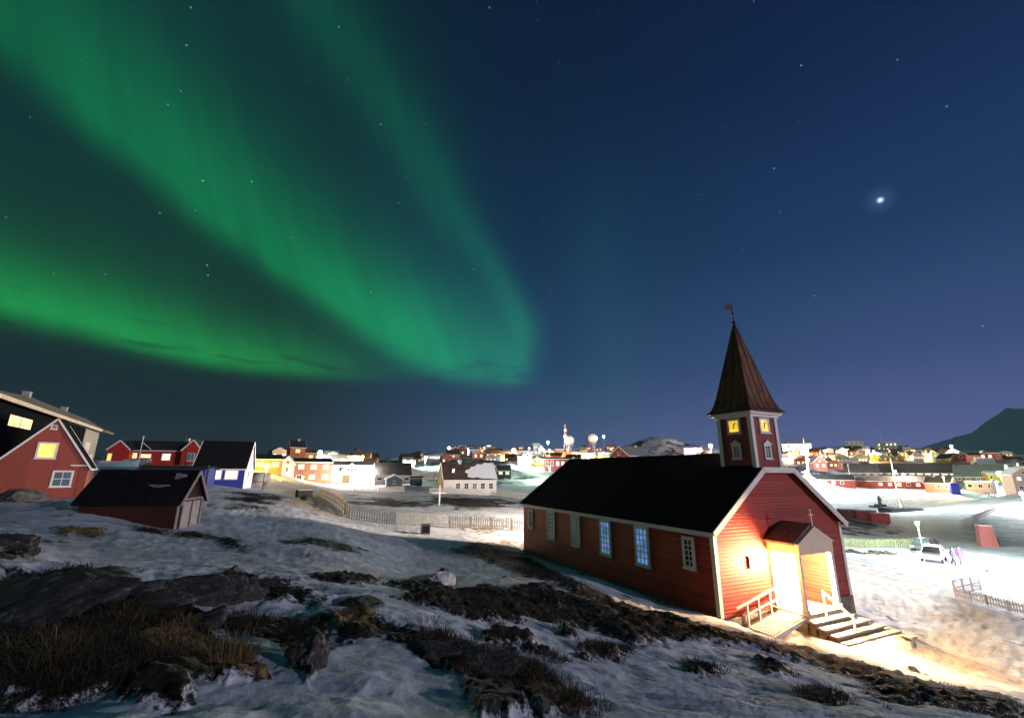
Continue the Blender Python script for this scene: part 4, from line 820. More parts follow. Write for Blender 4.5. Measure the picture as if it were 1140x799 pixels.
# red long house with two gables
P = Vector(at(173, 518, 87)); az = math.atan2(P.x, P.y)
rl = house('red_long_house', 'long bright red house with white edged gables and a lit window', 'house', P + Vector((0, 3, 0)), math.radians(8), 16.4, 6, 2.9, 1.8, mat('bright red paint', (.42, .035, .022), .6, var=.15), ROOF['dark'],
           [('f', 1.2, 1.0, 1.6, 1.3, LIT_PALE, (2, 1)), ('f', -2.4, 1.4, 1.9, .8, LIT_WARM, (3, 1)), ('f', -4.4, 1.3, 1.0, 1.1, LIT_WARM, (2, 1))], chims=[(2.8, .2, .6)], found=2.5)
for x_, y_, w_, hh, rs in ((6.4, -4.6, 3.4, 2.9, 1.9), (-6.6, -4.2, 3.8, 2.9, 1.6)):
    q = MB(); q.prism([(x_ - w_ / 2, y_, -2), (x_ + w_ / 2, y_, -2), (x_ + w_ / 2, y_, hh), (x_, y_, hh + rs), (x_ - w_ / 2, y_, hh)], (0, 4.5, 0)); gw = q.build('gable_wing', MATS['bright red paint'], rl)
    q = MB(); q.beam((x_ - w_ / 2 - .2, y_ - .05, hh - .1), (x_, y_ - .05, hh + rs + .1), .1, .22); q.beam((x_, y_ - .05, hh + rs + .1), (x_ + w_ / 2 + .2, y_ - .05, hh - .1), .1, .22); q.build('bargeboard', WHITE, gw)
    q = MB()
    for s_ in (-1, 1): q.prism([(x_ + s_ * (w_ / 2 + .2), y_, hh - .1), (x_, y_, hh + rs + .02), (x_, y_, hh + rs + .16), (x_ + s_ * (w_ / 2 + .2), y_, hh + .04)], (0, 5, 0))
    q.build('wing_roof', ROOF['dark'], gw)
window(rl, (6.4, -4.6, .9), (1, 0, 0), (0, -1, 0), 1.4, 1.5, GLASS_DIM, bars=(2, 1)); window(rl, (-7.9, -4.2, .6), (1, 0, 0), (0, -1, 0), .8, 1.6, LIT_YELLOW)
MB().beam((-3.4, -3.2, 1), (-3.4, -3.2, 5.6), .12).beam((-3.4, -3.2, 4.4), (-1.6, -3.2, 3.0), .1).build('flag_bracket', WHITE, rl)
# blue house
P = Vector(at(231, 542, 57))
bl = house('blue_house', 'blue house with steep black roof, white gable and two lit windows', 'house', P + Vector((.2, 2.6, 0)), math.radians(20), 5.6, 5.2, 2.4, 3.3, BLUE, TAR,
           [('f', 1.35, .95, 1.5, 1.15, LIT_PALE, (2, 1)), ('f', -.45, .95, 1.5, 1.15, LIT_PALE, (2, 1))], found=2, ov=.2)
q = MB(); q.prism([(2.81, -2.6, -2), (2.81, 2.6, -2), (2.81, 2.6, 2.4), (2.81, 0, 5.66), (2.81, -2.6, 2.4)], (.05, 0, 0)); q.build('white_gable_boards', WHITE, bl)
window(bl, (2.86, -.6, 1.0), (0, 1, 0), (1, 0, 0), .8, 1.1, GLASS_DARK); window(bl, (2.86, .2, 3.4), (0, 1, 0), (1, 0, 0), .8, 1.0, mat('blue pane', (.1, .14, .4), .3))
P = Vector(at(197, 541, 52))
house('blue_shed', 'low flat blue shed with white edge in front of the blue house', 'shed', P, math.radians(14), 6.4, 3, 1.9, .25, BLUE, ROOF['dark'], [('f', -.8, 1.2, 1.8, .5, LIT_PALE, (2, 1))], found=1.5, trim=False)
# the white house in the field
P = Vector(at(516, 549, 85)); wh = house('white_field_house', 'white walled house with brown roof half under snow beyond the picket fence', 'house', P + Vector((.3, 2.8, 0)), math.radians(20), 10.2, 5.6, 2.5, 3.0, mat('white render', (.74, .69, .64), .8, var=.06), ROOF['brown'],
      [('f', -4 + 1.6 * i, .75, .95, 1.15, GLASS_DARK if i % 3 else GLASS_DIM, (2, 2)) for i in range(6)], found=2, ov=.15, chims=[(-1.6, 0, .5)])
q = MB(); q.prism([(-5.11, -2.8, -2), (-5.11, 2.8, -2), (-5.11, 2.8, 2.5), (-5.11, 0, 5.5), (-5.11, -2.8, 2.5)], (-.03, 0, 0)); q.build('gable_tint', mat('olive lit render', (.42, .34, .15), .8), wh)  # yellowish light on the left gable, put in as an olive sheet
sn = MB(); vs = []
for u_, t_ in ((5.2, .02), (5.2, .97), (4.2, .95), (3.4, .98), (2.6, .86), (1.9, .9), (1.2, .74), (.5, .72), (.1, .58), (-.7, .52), (-.9, .40), (-.3, .30), (-.6, .16), (.4, .10), (1.4, .13), (2.4, .06), (3.6, .07)):
    vs.append((u_, -2.95 + t_ * 2.95, 2.34 + t_ * 3.16 + .16))
sn.prism(vs, (0, -.05, .07)); sn.build('roof_snow', SNOW, wh)
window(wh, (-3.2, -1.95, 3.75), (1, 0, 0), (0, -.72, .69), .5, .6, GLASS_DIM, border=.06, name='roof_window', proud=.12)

# ------------------------------------------------------------------ fences
def fence(name, label, pts, h, pitch, wdt, m, post_every=8, lean=0):
    """picket fence along ground points"""
    P = [Vector((p[0], p[1], 0)) for p in pts]; o = P[0]; e = empty(name, (o.x, o.y, surf(o.x, o.y)), 0, label, 'fence', 'white and pale picket fences' if name == 'picket_fence' else None); z0 = e.location.z
    seg = list(zip(P, P[1:])); rails = MB(); step = 0; posts = []
    for a, b_ in seg:
        L_ = (b_ - a).length; n = max(1, int(L_ / pitch)); d = (b_ - a).normalized(); nn = Vector((d.y, -d.x, 0)); panel = MB(); cnt = 0
        for i in range(n):
            q = a + d * (i + .5) * L_ / n; z = surf(q.x, q.y) - z0; r = q - o; hh = h * random.uniform(.94, 1.05); w2 = wdt / 2; t = d * w2; k = nn * .012; tl = d * random.uniform(-.02, .02)
            base = r + Vector((0, 0, z + .03)); top = r + tl + Vector((0, 0, z + hh)); tip = top + Vector((0, 0, wdt * .7))
            panel.add([base - t + k, base + t + k, top + t + k, tip + k, top - t + k, base - t - k, base + t - k, top + t - k, tip - k, top - t - k],
                      [(0, 1, 2, 3, 4), (9, 8, 7, 6, 5), (0, 5, 6, 1), (1, 6, 7, 2), (2, 7, 8, 3), (3, 8, 9, 4), (4, 9, 5, 0)])
            cnt += 1
            if cnt % (post_every * 2) == 0: panel.build('picket_panel', m, e); panel = MB()
        if panel.v: panel.build('picket_panel', m, e)
        ns = max(2, int(L_ / 1.6))
        for i in range(ns):
            q0, q1 = a + d * L_ * i / ns, a + d * L_ * (i + 1) / ns
            for f in (.28, .78): rails.beam(q0 - o - nn * .04 + Vector((0, 0, surf(q0.x, q0.y) - z0 + h * f)), q1 - o - nn * .04 + Vector((0, 0, surf(q1.x, q1.y) - z0 + h * f)), .035, .08)
            pm_ = MB(); pm_.beam(q0 - o - nn * .09 + Vector((0, 0, surf(q0.x, q0.y) - z0 - .3)), q0 - o - nn * .09 + Vector((0, 0, surf(q0.x, q0.y) - z0 + h * .98)), .09); pm_.build('post', m, e)
    rails.build('rail', m, e); return e
def G(px, py): return ground_hit(px, py)
PICKET = mat('white picket paint', (.74, .71, .67), .7, var=.15)
fence('picket_fence', 'long white picket fence running to the far corner of the church', [at(387, 580, 40)[:2], at(440, 583.5, 40.5)[:2], at(500, 588, 42)[:2], at(592, 596, 43.5)[:2]], 1.02, .21, .12, PICKET)
fence('picket_fence', 'picket fence edge on beside the snowy lane, left side of the field', [at(387, 580, 40)[:2], at(370, 562, 52)[:2], at(356, 549, 68)[:2]], 1.05, .25, .12, mat('weathered picket', (.60, .51, .40), .8, var=.25))
fence('picket_fence', 'far picket fence left of the wooden cross', [at(394, 545, 88)[:2], at(450, 547, 86)[:2]], 1.0, .3, .15, PICKET)
fence('picket_fence', 'far picket fence passing in front of the white house', [at(478, 548.5, 83)[:2], at(545, 551, 82)[:2]], 1.0, .3, .15, PICKET)
fence('picket_fence', 'far picket fence between the white house and the church eave', [at(552, 550.5, 84)[:2], at(592, 556, 76)[:2]], 1.0, .3, .15, PICKET)
fence('picket_fence', 'pale green lit picket fence to the right of the church gable', [at(934, 607, 62)[:2], at(978, 608, 62.5)[:2], at(1019, 610, 62)[:2]], 1.05, .24, .12, mat('pale green picket', (.30, .31, .17), .7, var=.2))
fence('picket_fence', 'grey picket fence round the snow plot at the right edge', [at(1063, 664, 34)[:2], at(1100, 676, 32.5)[:2], at(1150, 690, 31)[:2]], .62, .125, .065, mat('grey picket', (.34, .31, .29), .8, var=.2))
# tubular railing behind that plot
a_, b_ = Vector((*G(1064, 664), 0)), Vector((*at(1092, 656, 38)[:2], 0)); a_.z, b_.z = surf(a_.x, a_.y), surf(b_.x, b_.y)
rl_ = empty('grey_railing', a_, 0, 'grey framed mesh railing climbing behind the grey picket fence', 'railing'); dv = b_ - a_
for t_ in (0, .33, .66, 1): q = MB(); q.beam(dv * t_, dv * t_ + Vector((0, 0, 1.05)), .07); q.build('post', GREY, rl_)
q = MB()
for zz in (.12, .58, 1.05): q.beam(Vector((0, 0, zz)), dv + Vector((0, 0, zz)), .05)
q.build('rail', GREY, rl_); q = MB()
for i in range(1, 24): q.beam(dv * (i / 24) + Vector((0, 0, .1)), dv * (i / 24) + Vector((0, 0, 1.04)), .018)
q.build('mesh_bars', GREY, rl_)

# ------------------------------------------------------------------ lamps
def lamp(label, px, py, Y, power, col, post=True, es=60, r=.22, gy=None, name='street_lamp', h=None, up=0.0, cat='lamp', s=1.0):
    H = Vector(at(px, py, Y)); g = surf(H.x, H.y); g = min(g, H.z - .5); e = empty(name, (H.x, H.y, g), 0, label, cat); hz = H.z - g
    if post:
        q = MB(); q.tube((0, 0, -.3), (0, 0, hz - .05), .09 * s, .055 * s); q.build('pole', GREY, e)
        q = MB(); q.box(-.22 * s, .22 * s, -.2 * s, .2 * s, hz + r * .9, hz + r * .9 + .1); q.tube((0, 0, hz - r), (0, 0, hz - r - .15), .1 * s, .07 * s); q.build('lamp_hood', GREY, e)
    else:
        q = MB(); q.box(-.15, .15, -.02, .3, -.1, hz - r); q.build('stand', GREY, e)
    key = 'lamp glow %.2f %.2f %.2f %d' % (*col, es); q = MB(); q.ball((0, 0, hz), r); q.build('lamp_globe', lit(key, col, es), e, True)
    tc_ = tuple(.35 + .65 * c for c in col); l = point_light(e, (0, -.05, hz - r - .25 if post else hz + r + .2), power * (2.6 if Y > 100 else 1.6), col, .25)
    return e
YEL, WRM, WHT, GRN, BLU, ORG = (1, .62, .05), (1, .66, .34), (1, .93, .86), (.62, 1, .74), (.72, .82, 1), (1, .45, .10)
lamp('blazing yellow lamp on the low shed right of the blue house', 297, 518.5, 83, 5200, YEL, r=.55, es=14)
lamp('bluish floodlight on the roofline left of the white floodlit building', 356.5, 503.5, 146, 11000, BLU, r=.7, es=20)
lamp('lamp by the right end of the white floodlit building', 412, 519, 104, 5200, WHT, r=.3, es=12)
lamp('lamp before the garage of the white floodlit building', 380, 529, 101, 3800, (1, .82, .5), r=.25, es=12)
lamp('warm lamp in front of the brown two storey block', 337, 531, 94, 1900, ORG, r=.25, es=12)
lamp('orange street lamp by the snowy lane left of the field', 312, 535, 80, 2200, ORG, r=.18, es=10)
lamp('green white floodlight left of the white house roof', 474, 509, 186, 16000, GRN, r=.6, es=14)
lamp('white lamp on the snowy knoll above the white house roof', 500, 498.5, 300, 24000, WHT, r=.9, es=16)
lamp('orange lamp blazing against the tall orange block', 572, 501, 250, 18000, (1, .55, .22), r=1.2, es=10)
lamp('bluish lamp on the front of the tall salmon house', 584, 507, 184, 11000, (.85, .9, 1), r=.7, es=14)
lamp('yellow lamp beside the long red two storey house', 598, 510, 192, 9000, (1, .75, .25), r=.5, es=12)
lamp('white lamp on the ridge left of the left radome', 610, 492, 330, 16000, WHT, r=.9, es=12)
lamp('white lamp right of the right radome', 672, 485.6, 335, 9000, BLU, r=.9, es=12)
lamp('warm lamp in front of the brightest cream hall', 655, 508, 262, 26000, (1, .80, .42), r=.8, es=12)
lamp('green tinted lamp on the snow below the long red house', 612, 519.5, 150, 14000, (.62, 1, .68), r=.3, es=8)
lamp('white lamp on the roof edge left of the church tower', 791, 496, 252, 22000, (.9, .9, 1), r=1.1, es=14)
lamp('white lamp on the big white building right of the tower', 882, 498, 312, 36000, WHT, r=1.2, es=14)
lamp('cold lamp high on the bright column mast', 899, 511, 185, 16000, (.85, .92, 1), r=.6, es=20)
lamp('pale lamp beside the church gable edge above the salmon gable end', 896.5, 525, 176, 9000, (.8, 1, .95), r=.45, es=16)
lamp('green white lamp near the long red hall', 1059, 496.5, 285, 22000, GRN, r=.8, es=14)
lamp('brightest green white lamp on the right, over the grey roofed hall', 1113, 527, 158, 15000, GRN, r=.9, es=20)
lamp('warm lamp at the blue container', 1050, 531, 160, 8000, (1, .75, .4), r=.3, es=12)
lamp('warm lamp over the longest hall eave', 1005, 527.5, 178, 8000, (1, .8, .5), r=.3, es=12)
lamp('lamp above the ochre gable row', 1000, 503.5, 260, 12000, (1, .85, .5), r=.3, es=12)
lamp('lamp in front of the cream house on the skyline', 960, 501, 300, 20000, (1, .85, .62), r=.4, es=12)
lamp('white lamp over the snow terrace at the right edge', 1137, 549, 105, 12000, (.92, 1, .96), r=.4, es=20)
lamp('green white street lamp standing behind the white car', 1021, 582, 55, 7000, (.80, 1, .84), r=.2, es=40)
lamp('tall unseen lamp mast added behind the church to light fence and field', 724, 519, 44, 46000, (1, .82, .66), r=.25, es=20)  # added lamp, hidden by the church, brightens the fence, field and white house
lamp('low white floodlight on the bright snow at the right edge', 1101, 629, 45, 5000, (.86, .90, 1), post=False, r=.34, es=40, name='floodlight')
lamp('second low floodlight, the one closer to the frame edge', 1137, 637, 44, 5600, (.88, .90, 1), post=False, r=.34, es=40, name='floodlight')

rl_g = random.Random(11)
for x0, x1, y0, y1, Y0, n in ((500, 560, 500, 509, 280, 5), (548, 690, 498, 512, 270, 12), (762, 798, 500, 507, 300, 3), (872, 968, 500, 519, 260, 10), (965, 1070, 501, 510, 280, 8), (1072, 1138, 512, 530, 200, 4), (305, 416, 506, 512, 150, 4)):
    for i in range(n):
        px, py = rl_g.uniform(x0, x1), rl_g.uniform(y0, y1); col = rl_g.choice([WRM, WHT, (1, .8, .5), WRM, YEL, ORG, ORG, GRN])
        e = lamp('tiny bright street lamp among the far hillside houses', px, py, Y0 * rl_g.uniform(.9, 1.15), 8000, col, r=rl_g.uniform(.28, .55), es=14); e['group'] = 'street lamps of the far hillside town'

# ------------------------------------------------------------------ radomes, masts, cross, harbour furniture
RAD = mat('white radome', (.85, .85, .85), .5, var=.03)
for px, py, lb in ((634, 490, 'white ball radome with the red tipped mast beside it'), (660, 487.8, 'white ball radome on a short stand with the dark mast beside it')):
    H = Vector(at(px, py, 330)); g = surf(H.x, H.y); e = empty('radome', (H.x, H.y, g), 0, lb, 'radome', 'radomes on the ridge'); hz = H.z - g
    q = MB(); q.ball((0, 0, hz), 3.5, 20, 12); q.build('dome', RAD, e, True); q = MB(); q.tube((0, 0, -2), (0, 0, hz - 2.8), 1.6, 1.4); q.box(-2.6, 2.6, -2.6, 2.6, hz - 4.2, hz - 3.3); q.build('stand', GREY, e)
def lattice(label, px, pyt, pyb, Y, w, cat='mast', name='lattice_mast', dish=None, m=None, leanx=0):
    H = Vector(at(px, pyt, Y)); B = Vector(at(px, pyb, Y)); g = min(surf(B.x, B.y), B.z); e = empty(name, (B.x, B.y, g), 0, label, cat); hz = H.z - g; q = MB(); m = m or GREY; n = 10
    C4 = [(-1, -1), (1, -1), (1, 1), (-1, 1)]; f = lambda t: w * (1 - .75 * t) / 2
    for sx, sy in C4: q.beam((sx * f(0), sy * f(0), -1), (sx * f(1) + leanx, sy * f(1), hz), w * .14)
    for i in range(n):
        t0, t1 = i / n, (i + 1) / n
        for (ax, ay), (bx, by) in zip(C4, C4[1:] + C4[:1]): q.beam((ax * f(t0) + leanx * t0, ay * f(t0), hz * t0), (bx * f(t1) + leanx * t1, by * f(t1), hz * t1), w * .08)
    q.build('lattice', m, e)
    if dish:
        for dz, s_ in dish: q = MB(); q.tube((0, -w * .6, hz * dz), (0, -w * .6 - .4, hz * dz), s_, s_ * .8, 14); q.build('dish', RAD, e)
    return e
lattice('pale mast with white dishes beside the left radome', 629.5, 472, 498, 335, 2.4, dish=((.55, 1.6), (.78, 1.2)), m=mat('pale red mast', (.55, .4, .4)))
lattice('thin dark mast beside the right radome', 654.5, 464.5, 500, 340, 1.5, m=mat('dark mast', (.05, .05, .06)))
lattice('bright column mast rising beside the big white building', 900, 487, 525, 190, .7, m=WHITE)
lattice('slanting lattice jib left of the brightest green white lamp', 1103, 533, 552, 150, 1.4, leanx=2.2, m=mat('pale violet steel', (.5, .47, .55)))
lattice('tall lattice mast right of the brightest green white lamp', 1124, 517, 545, 165, 1.4, leanx=1.0, m=MATS['pale violet steel'])
for px, pyt, pyb, Y, lb in ((982, 480, 494, 400, 'thin antenna with two prongs on the larger white block'), (946, 517, 530, 195, 'white pole standing before the first brown hall roof')):
    if pyb < pyt: pyt, pyb = pyb - 12, pyb
    H = Vector(at(px, pyt, Y)); B = Vector(at(px, pyb, Y)); e = empty('pole', B, 0, lb, 'pole'); q = MB(); q.tube((0, 0, -5), (0, 0, H.z - B.z), .18, .1); q.build('shaft', WHITE, e); q = MB(); q.ball((0, 0, H.z - B.z), .3); q.build('finial', WHITE, e)
# wooden cross in the field
P = Vector(at(489, 562, 60)); e = empty('wooden_cross', (P.x, P.y, surf(P.x, P.y)), 0, 'tall white wooden cross in the field before the white house', 'cross')
q = MB(); q.beam((0, 0, -.5), (0, 0, 2.55), .17); q.build('upright', WHITE, e); q = MB(); q.beam((-.95, -.12, 1.55), (.85, -.12, 1.55), .07, .17); q.build('crossbar', WHITE, e)
# electric cabinet on the snow
P = Vector(at(473, 600, 37.5)); g = surf(P.x, P.y); e = empty('cabinet', (P.x, P.y, g), .3, 'small grey framed box standing alone on the snow before the picket fence', 'cabinet')
q = MB(); q.box(-.36, .36, -.3, .3, -.3, .78); q.build('body', mat('pale cabinet', (.5, .46, .44), .6), e, bevel=.02); q = MB(); q.box(-.26, .26, -.33, -.302, .12, .62); q.build('door', mat('dark cabinet door', (.07, .06, .06), .6), e); q = MB(); q.box(-.4, .4, -.34, .34, .783, .84); q.build('lid', SNOW, e)
# box trailer on the lane
P = Vector(at(337, 562, 45)); g = surf(P.x, P.y); e = empty('box_trailer', (P.x, P.y, g), -.9, 'dark box trailer with snow on its lid on the left lane', 'trailer')
q = MB(); q.box(-.75, .75, -1.1, 1.1, .35, 1.25); q.build('body', mat('dark trailer', (.05, .045, .04), .6), e, bevel=.03); q = MB(); q.box(-.8, .8, -1.15, 1.15, 1.253, 1.36); q.build('lid', SNOW, e, bevel=.04)
for sx in (-1, 1): q = MB(); q.tube((sx * .72, 0, .3), (sx * .9, 0, .3), .32, n=16); q.build('wheel', mat('tyre', (.015, .015, .015), .9), e)
e.scale = (.62, .62, .75)
# fuel tank
P = Vector(at(290, 536, 70)); g = surf(P.x, P.y); e = empty('fuel_tank', (P.x, P.y, g), .25, 'rounded white fuel tank on cradles right of the blue house', 'tank')
q = MB(); n = 20; rings = [(-1.35, .25), (-1.25, .62), (-1.0, .78), (1.0, .78), (1.25, .62), (1.35, .25)]
for (x0, r0_), (x1, r1_) in zip(rings, rings[1:]): q.tube((x0, 0, .95), (x1, 0, .95), r0_, r1_, n)
q.build('shell', mat('cream tank paint', (.62, .55, .46), .5), e, True)
for x_ in (-.8, .8): q = MB(); q.box(x_ - .12, x_ + .12, -.6, .6, -.4, .4); q.build('cradle', STONE, e)
# boats laid up above the shed
def boat(label, P, phi, L_, m, cover):
    e = empty('laid_up_boat', (P[0], P[1], P[2]), phi, label, 'boat', 'boats laid up on the slope'); q = MB(); N_ = 12; rows = []
    for i in range(N_ + 1):
        t = i / N_; x_ = (t - .5) * L_; w_ = .85 * (1 - t ** 3) ** .6 * min(1, .8 + t * .5); sheer = .95 + .3 * t * t
        rows.append([(x_, -w_, sheer), (x_, -w_ * .85, .45), (x_, 0, .12 + .3 * t ** 4), (x_, w_ * .85, .45), (x_, w_, sheer)])
    vs = [p_ for r_ in rows for p_ in r_]; fs = [(i * 5 + j, i * 5 + j + 1, (i + 1) * 5 + j + 1, (i + 1) * 5 + j) for i in range(N_) for j in range(4)] + [(0, 4, 3, 2, 1)]
    q.add(vs, fs); q.build('hull', m, e); q = MB(); vs = []
    for i in range(N_ + 1): r_ = rows[i]; vs += [r_[0], ((r_[0][0]), 0, r_[0][2] + .35 - .25 * (i / N_)), r_[4]]
    q.add(vs, [(i * 3 + j, (i + 1) * 3 + j, (i + 1) * 3 + j + 1, i * 3 + j + 1) for i in range(N_) for j in range(2)]); q.build('cover', cover, e); return e
for (px, py, Y, phi, L_, m_, lb) in ((133, 521, 66, .3, 4.6, mat('teal hull', (.25, .42, .42), .5), 'pale teal boat under a cover beside the grey bay of the dark house'), (152, 522, 68, -.2, 5.0, mat('grey hull', (.35, .32, .29), .6), 'grey boat under a snow cover in front of the red long house')):
    p_ = at(px, py, Y); boat(lb, (p_[0], p_[1], surf(p_[0], p_[1])), phi, L_, m_, SNOW)
# telegraph pole by the red house wing and dark posts
for px, pb, pt, Y, lb in ((203, 533, 500, 58, 'dark utility pole in front of the red long house'), (292, 545, 528, 62, 'thin dark post on the snow right of the blue house'), (225, 561, 519, 28, 'weathered pole standing at the shed gable')):
    p_ = Vector(at(px, pb, Y)); g = surf(p_.x, p_.y); e = empty('pole', (p_.x, p_.y, g), 0, lb, 'pole'); top = at(px, pt, Y)[2] - g
    q = MB(); q.tube((0, 0, -.5), (0, 0, top), .075, .06); q.build('shaft', mat('weathered pole', (.10, .08, .07), .8), e); q = MB(); q.tube((0, 0, top), (0, 0, top + .06), .09, .05); q.build('cap', GREY, e)
# flag mast on plinth with lamp
P = Vector(at(1003, 569, 128)); g = surf(P.x, P.y); e = empty('flag_mast', (P.x, P.y, g), 0, 'tall white mast with a green white lamp on a dark plinth', 'mast'); top = at(992, 510, 128)[2] - g
q = MB(); q.tube((0, 0, 0), (0, 0, 2.2), .5, .25); q.tube((0, 0, 2.0), (0, 0, top), .15, .07); q.build('pole', WHITE, e)
q = MB(); q.box(-4.6, 4.6, -2.2, 2.2, -1.2, 1.05); q.build('plinth', mat('dark plinth stone', (.05, .045, .06), .9, var=.3), e, bevel=.1)
for sx in (-1, 1): q = MB(); q.beam((sx * 1.4, 0, 1.0), (0, 0, 4.6), .22); q.build('brace', PAINT['pink'], e)
lz = at(992, 524.7, 128)[2] - g; q = MB(); q.ball((0, -.5, lz), .42); q.build('lamp_globe', lit('mast lamp', (.7, 1, .8), 40), e, True); point_light(e, (0, -1.3, lz - .3), 15000, (.85, 1, .9), .4)
# statue
P = Vector(at(980, 562, 150)); g = surf(P.x, P.y); e = empty('statue', (P.x, P.y, g), 0, 'small dark standing statue on a stepped base across the snowy field', 'statue')
q = MB(); q.box(-2.4, 2.4, -2, 2, -.8, .35); q.box(-1.2, 1.2, -1.1, 1.1, .35, .95); q.build('base', MATS['dark plinth stone'], e)
q = MB(); q.tube((0, 0, .95), (0, 0, 2.2), .55, .38, 12); q.tube((0, 0, 2.2), (0, 0, 2.9), .38, .5, 12); q.tube((0, 0, 2.9), (0, 0, 3.1), .5, .16, 12); q.ball((0, 0, 3.35), .28); q.beam((.45, 0, 2.8), (.62, -.2, 1.9), .17); q.beam((-.45, 0, 2.8), (-.62, -.2, 1.9), .17); q.build('figure', mat('dark bronze', (.10, .06, .055), .6, .3), e)
# low red sheds on the field edge
for i, (px, py, Y, w_, h_, lb) in enumerate(((948, 583, 96, 3.6, 1.6, 'dark low container half hidden by the church gable'), (964, 584, 94, 3.6, 1.9, 'middle dark red container on the brown field'), (979, 586, 92, 3.2, 1.8, 'red container at the right end of its row on the brown field'))):
    p_ = Vector(at(px, py, Y)); g = surf(p_.x, p_.y); e = empty('container', (p_.x, p_.y, g), math.radians(-14), lb, 'container', 'containers on the brown field'); mm = mat('container red %d' % i, ((.12, .05, .05), (.22, .05, .05), (.30, .05, .045))[i], .6, var=.25)
    q = MB(); q.box(-w_ / 2, w_ / 2, -1.1, 1.1, .06, h_)
    for k in range(9): x_ = -w_ / 2 + .2 + k * (w_ - .4) / 8; q.box(x_ - .07, x_ + .07, -1.14, -1.1, .12, h_ - .08)
    q.build('body', mm, e); q = MB()
    for k in (-1, 1): q.box(k * (w_ / 2 - .3) - .12, k * (w_ / 2 - .3) + .12, -1, 1, -.3, .06)
    q.build('skid', DARK, e); q = MB(); q.box(-w_ / 2 - .04, w_ / 2 + .04, -1.16, 1.14, h_, h_ + .07); q.build('lid', mat('snowy lid', (.42, .36, .38)), e)
P = Vector(at(1063, 545, 158)); e = empty('container', (P.x, P.y, surf(P.x, P.y)), -.6, 'upright deep blue container between the salmon house and the pink shed', 'container', None)
q = MB(); q.box(-1.1, 1.1, -1.4, 1.4, -.5, 3.6); q.build('body', mat('deep blue container', (.03, .03, .42), .5), e); q = MB(); q.box(-.9, -.05, -1.45, -1.402, .1, 3.3); q.box(.05, .9, -1.45, -1.402, .1, 3.3); q.build('door', mat('deep blue door', (.04, .05, .5), .5), e)
# brick pillar
P = Vector(at(1101, 611, 60)); g = surf(P.x, P.y); e = empty('brick_pillar', (P.x, P.y, g), -.5, 'stout red brick pillar beside the curved snow bank', 'pillar')
q = MB(); vs = [(-1.2, -1.0, -.6), (1.2, -1.0, -.6), (1.2, 1.0, -.6), (-1.2, 1.0, -.6), (-.85, -.75, 2.9), (.85, -.75, 2.9), (.85, .75, 2.9), (-.85, .75, 2.9)]
q.add(vs, [(0, 3, 2, 1), (4, 5, 6, 7), (0, 1, 5, 4), (1, 2, 6, 5), (2, 3, 7, 6), (3, 0, 4, 7)])
bk = bpy.data.materials.new('red brick'); bk.use_nodes = True; br_ = bk.node_tree.nodes.new('ShaderNodeTexBrick'); br_.inputs['Color1'].default_value = (.34, .10, .09, 1); br_.inputs['Color2'].default_value = (.25, .07, .065, 1); br_.inputs['Mortar'].default_value = (.22, .12, .11, 1); br_.inputs['Scale'].default_value = 5; br_.inputs['Mortar Size'].default_value = .012
tcb = bk.node_tree.nodes.new('ShaderNodeTexCoord'); bk.node_tree.links.new(tcb.outputs['Object'], br_.inputs[0]); bk.node_tree.links.new(br_.outputs[0], bk.node_tree.nodes['Principled BSDF'].inputs['Base Color']); bk.node_tree.nodes['Principled BSDF'].inputs['Roughness'].default_value = .85
q.build('shaft', bk, e); q = MB(); q.box(-.95, .95, -.85, .85, 2.903, 3.06); q.build('cap', MATS['snowy lid'], e); e.scale = (.72, .72, .86)
# curved retaining wall of the snow terrace
pts = [G(*p_) for p_ in ((1108, 606), (1094, 597), (1085, 587), (1088, 578), (1102, 571), (1122, 566), (1150, 563))]
e = empty('retaining_wall', (pts[0][0], pts[0][1], surf(*pts[0])), 0, 'dark stone retaining wall curving round the bright snow terrace', 'wall'); q = MB(); z0 = e.location.z
dense = []
for a_, b_ in zip(pts, pts[1:]): dense += [(a_[0] + (b_[0] - a_[0]) * t / 6, a_[1] + (b_[1] - a_[1]) * t / 6) for t in range(6)]
zz = [surf(*p_) for p_ in dense]
for (a_, za), (b_, zb) in zip(zip(dense, zz), zip(dense[1:], zz[1:])):
    q.beam((a_[0] - pts[0][0], a_[1] - pts[0][1], za - z0 - .2), (b_[0] - pts[0][0], b_[1] - pts[0][1], zb - z0 - .2), .9, 1.7)
q.build('masonry', mat('dark wall stone', (.13, .10, .10), .9, var=.4, bump=.5), e)
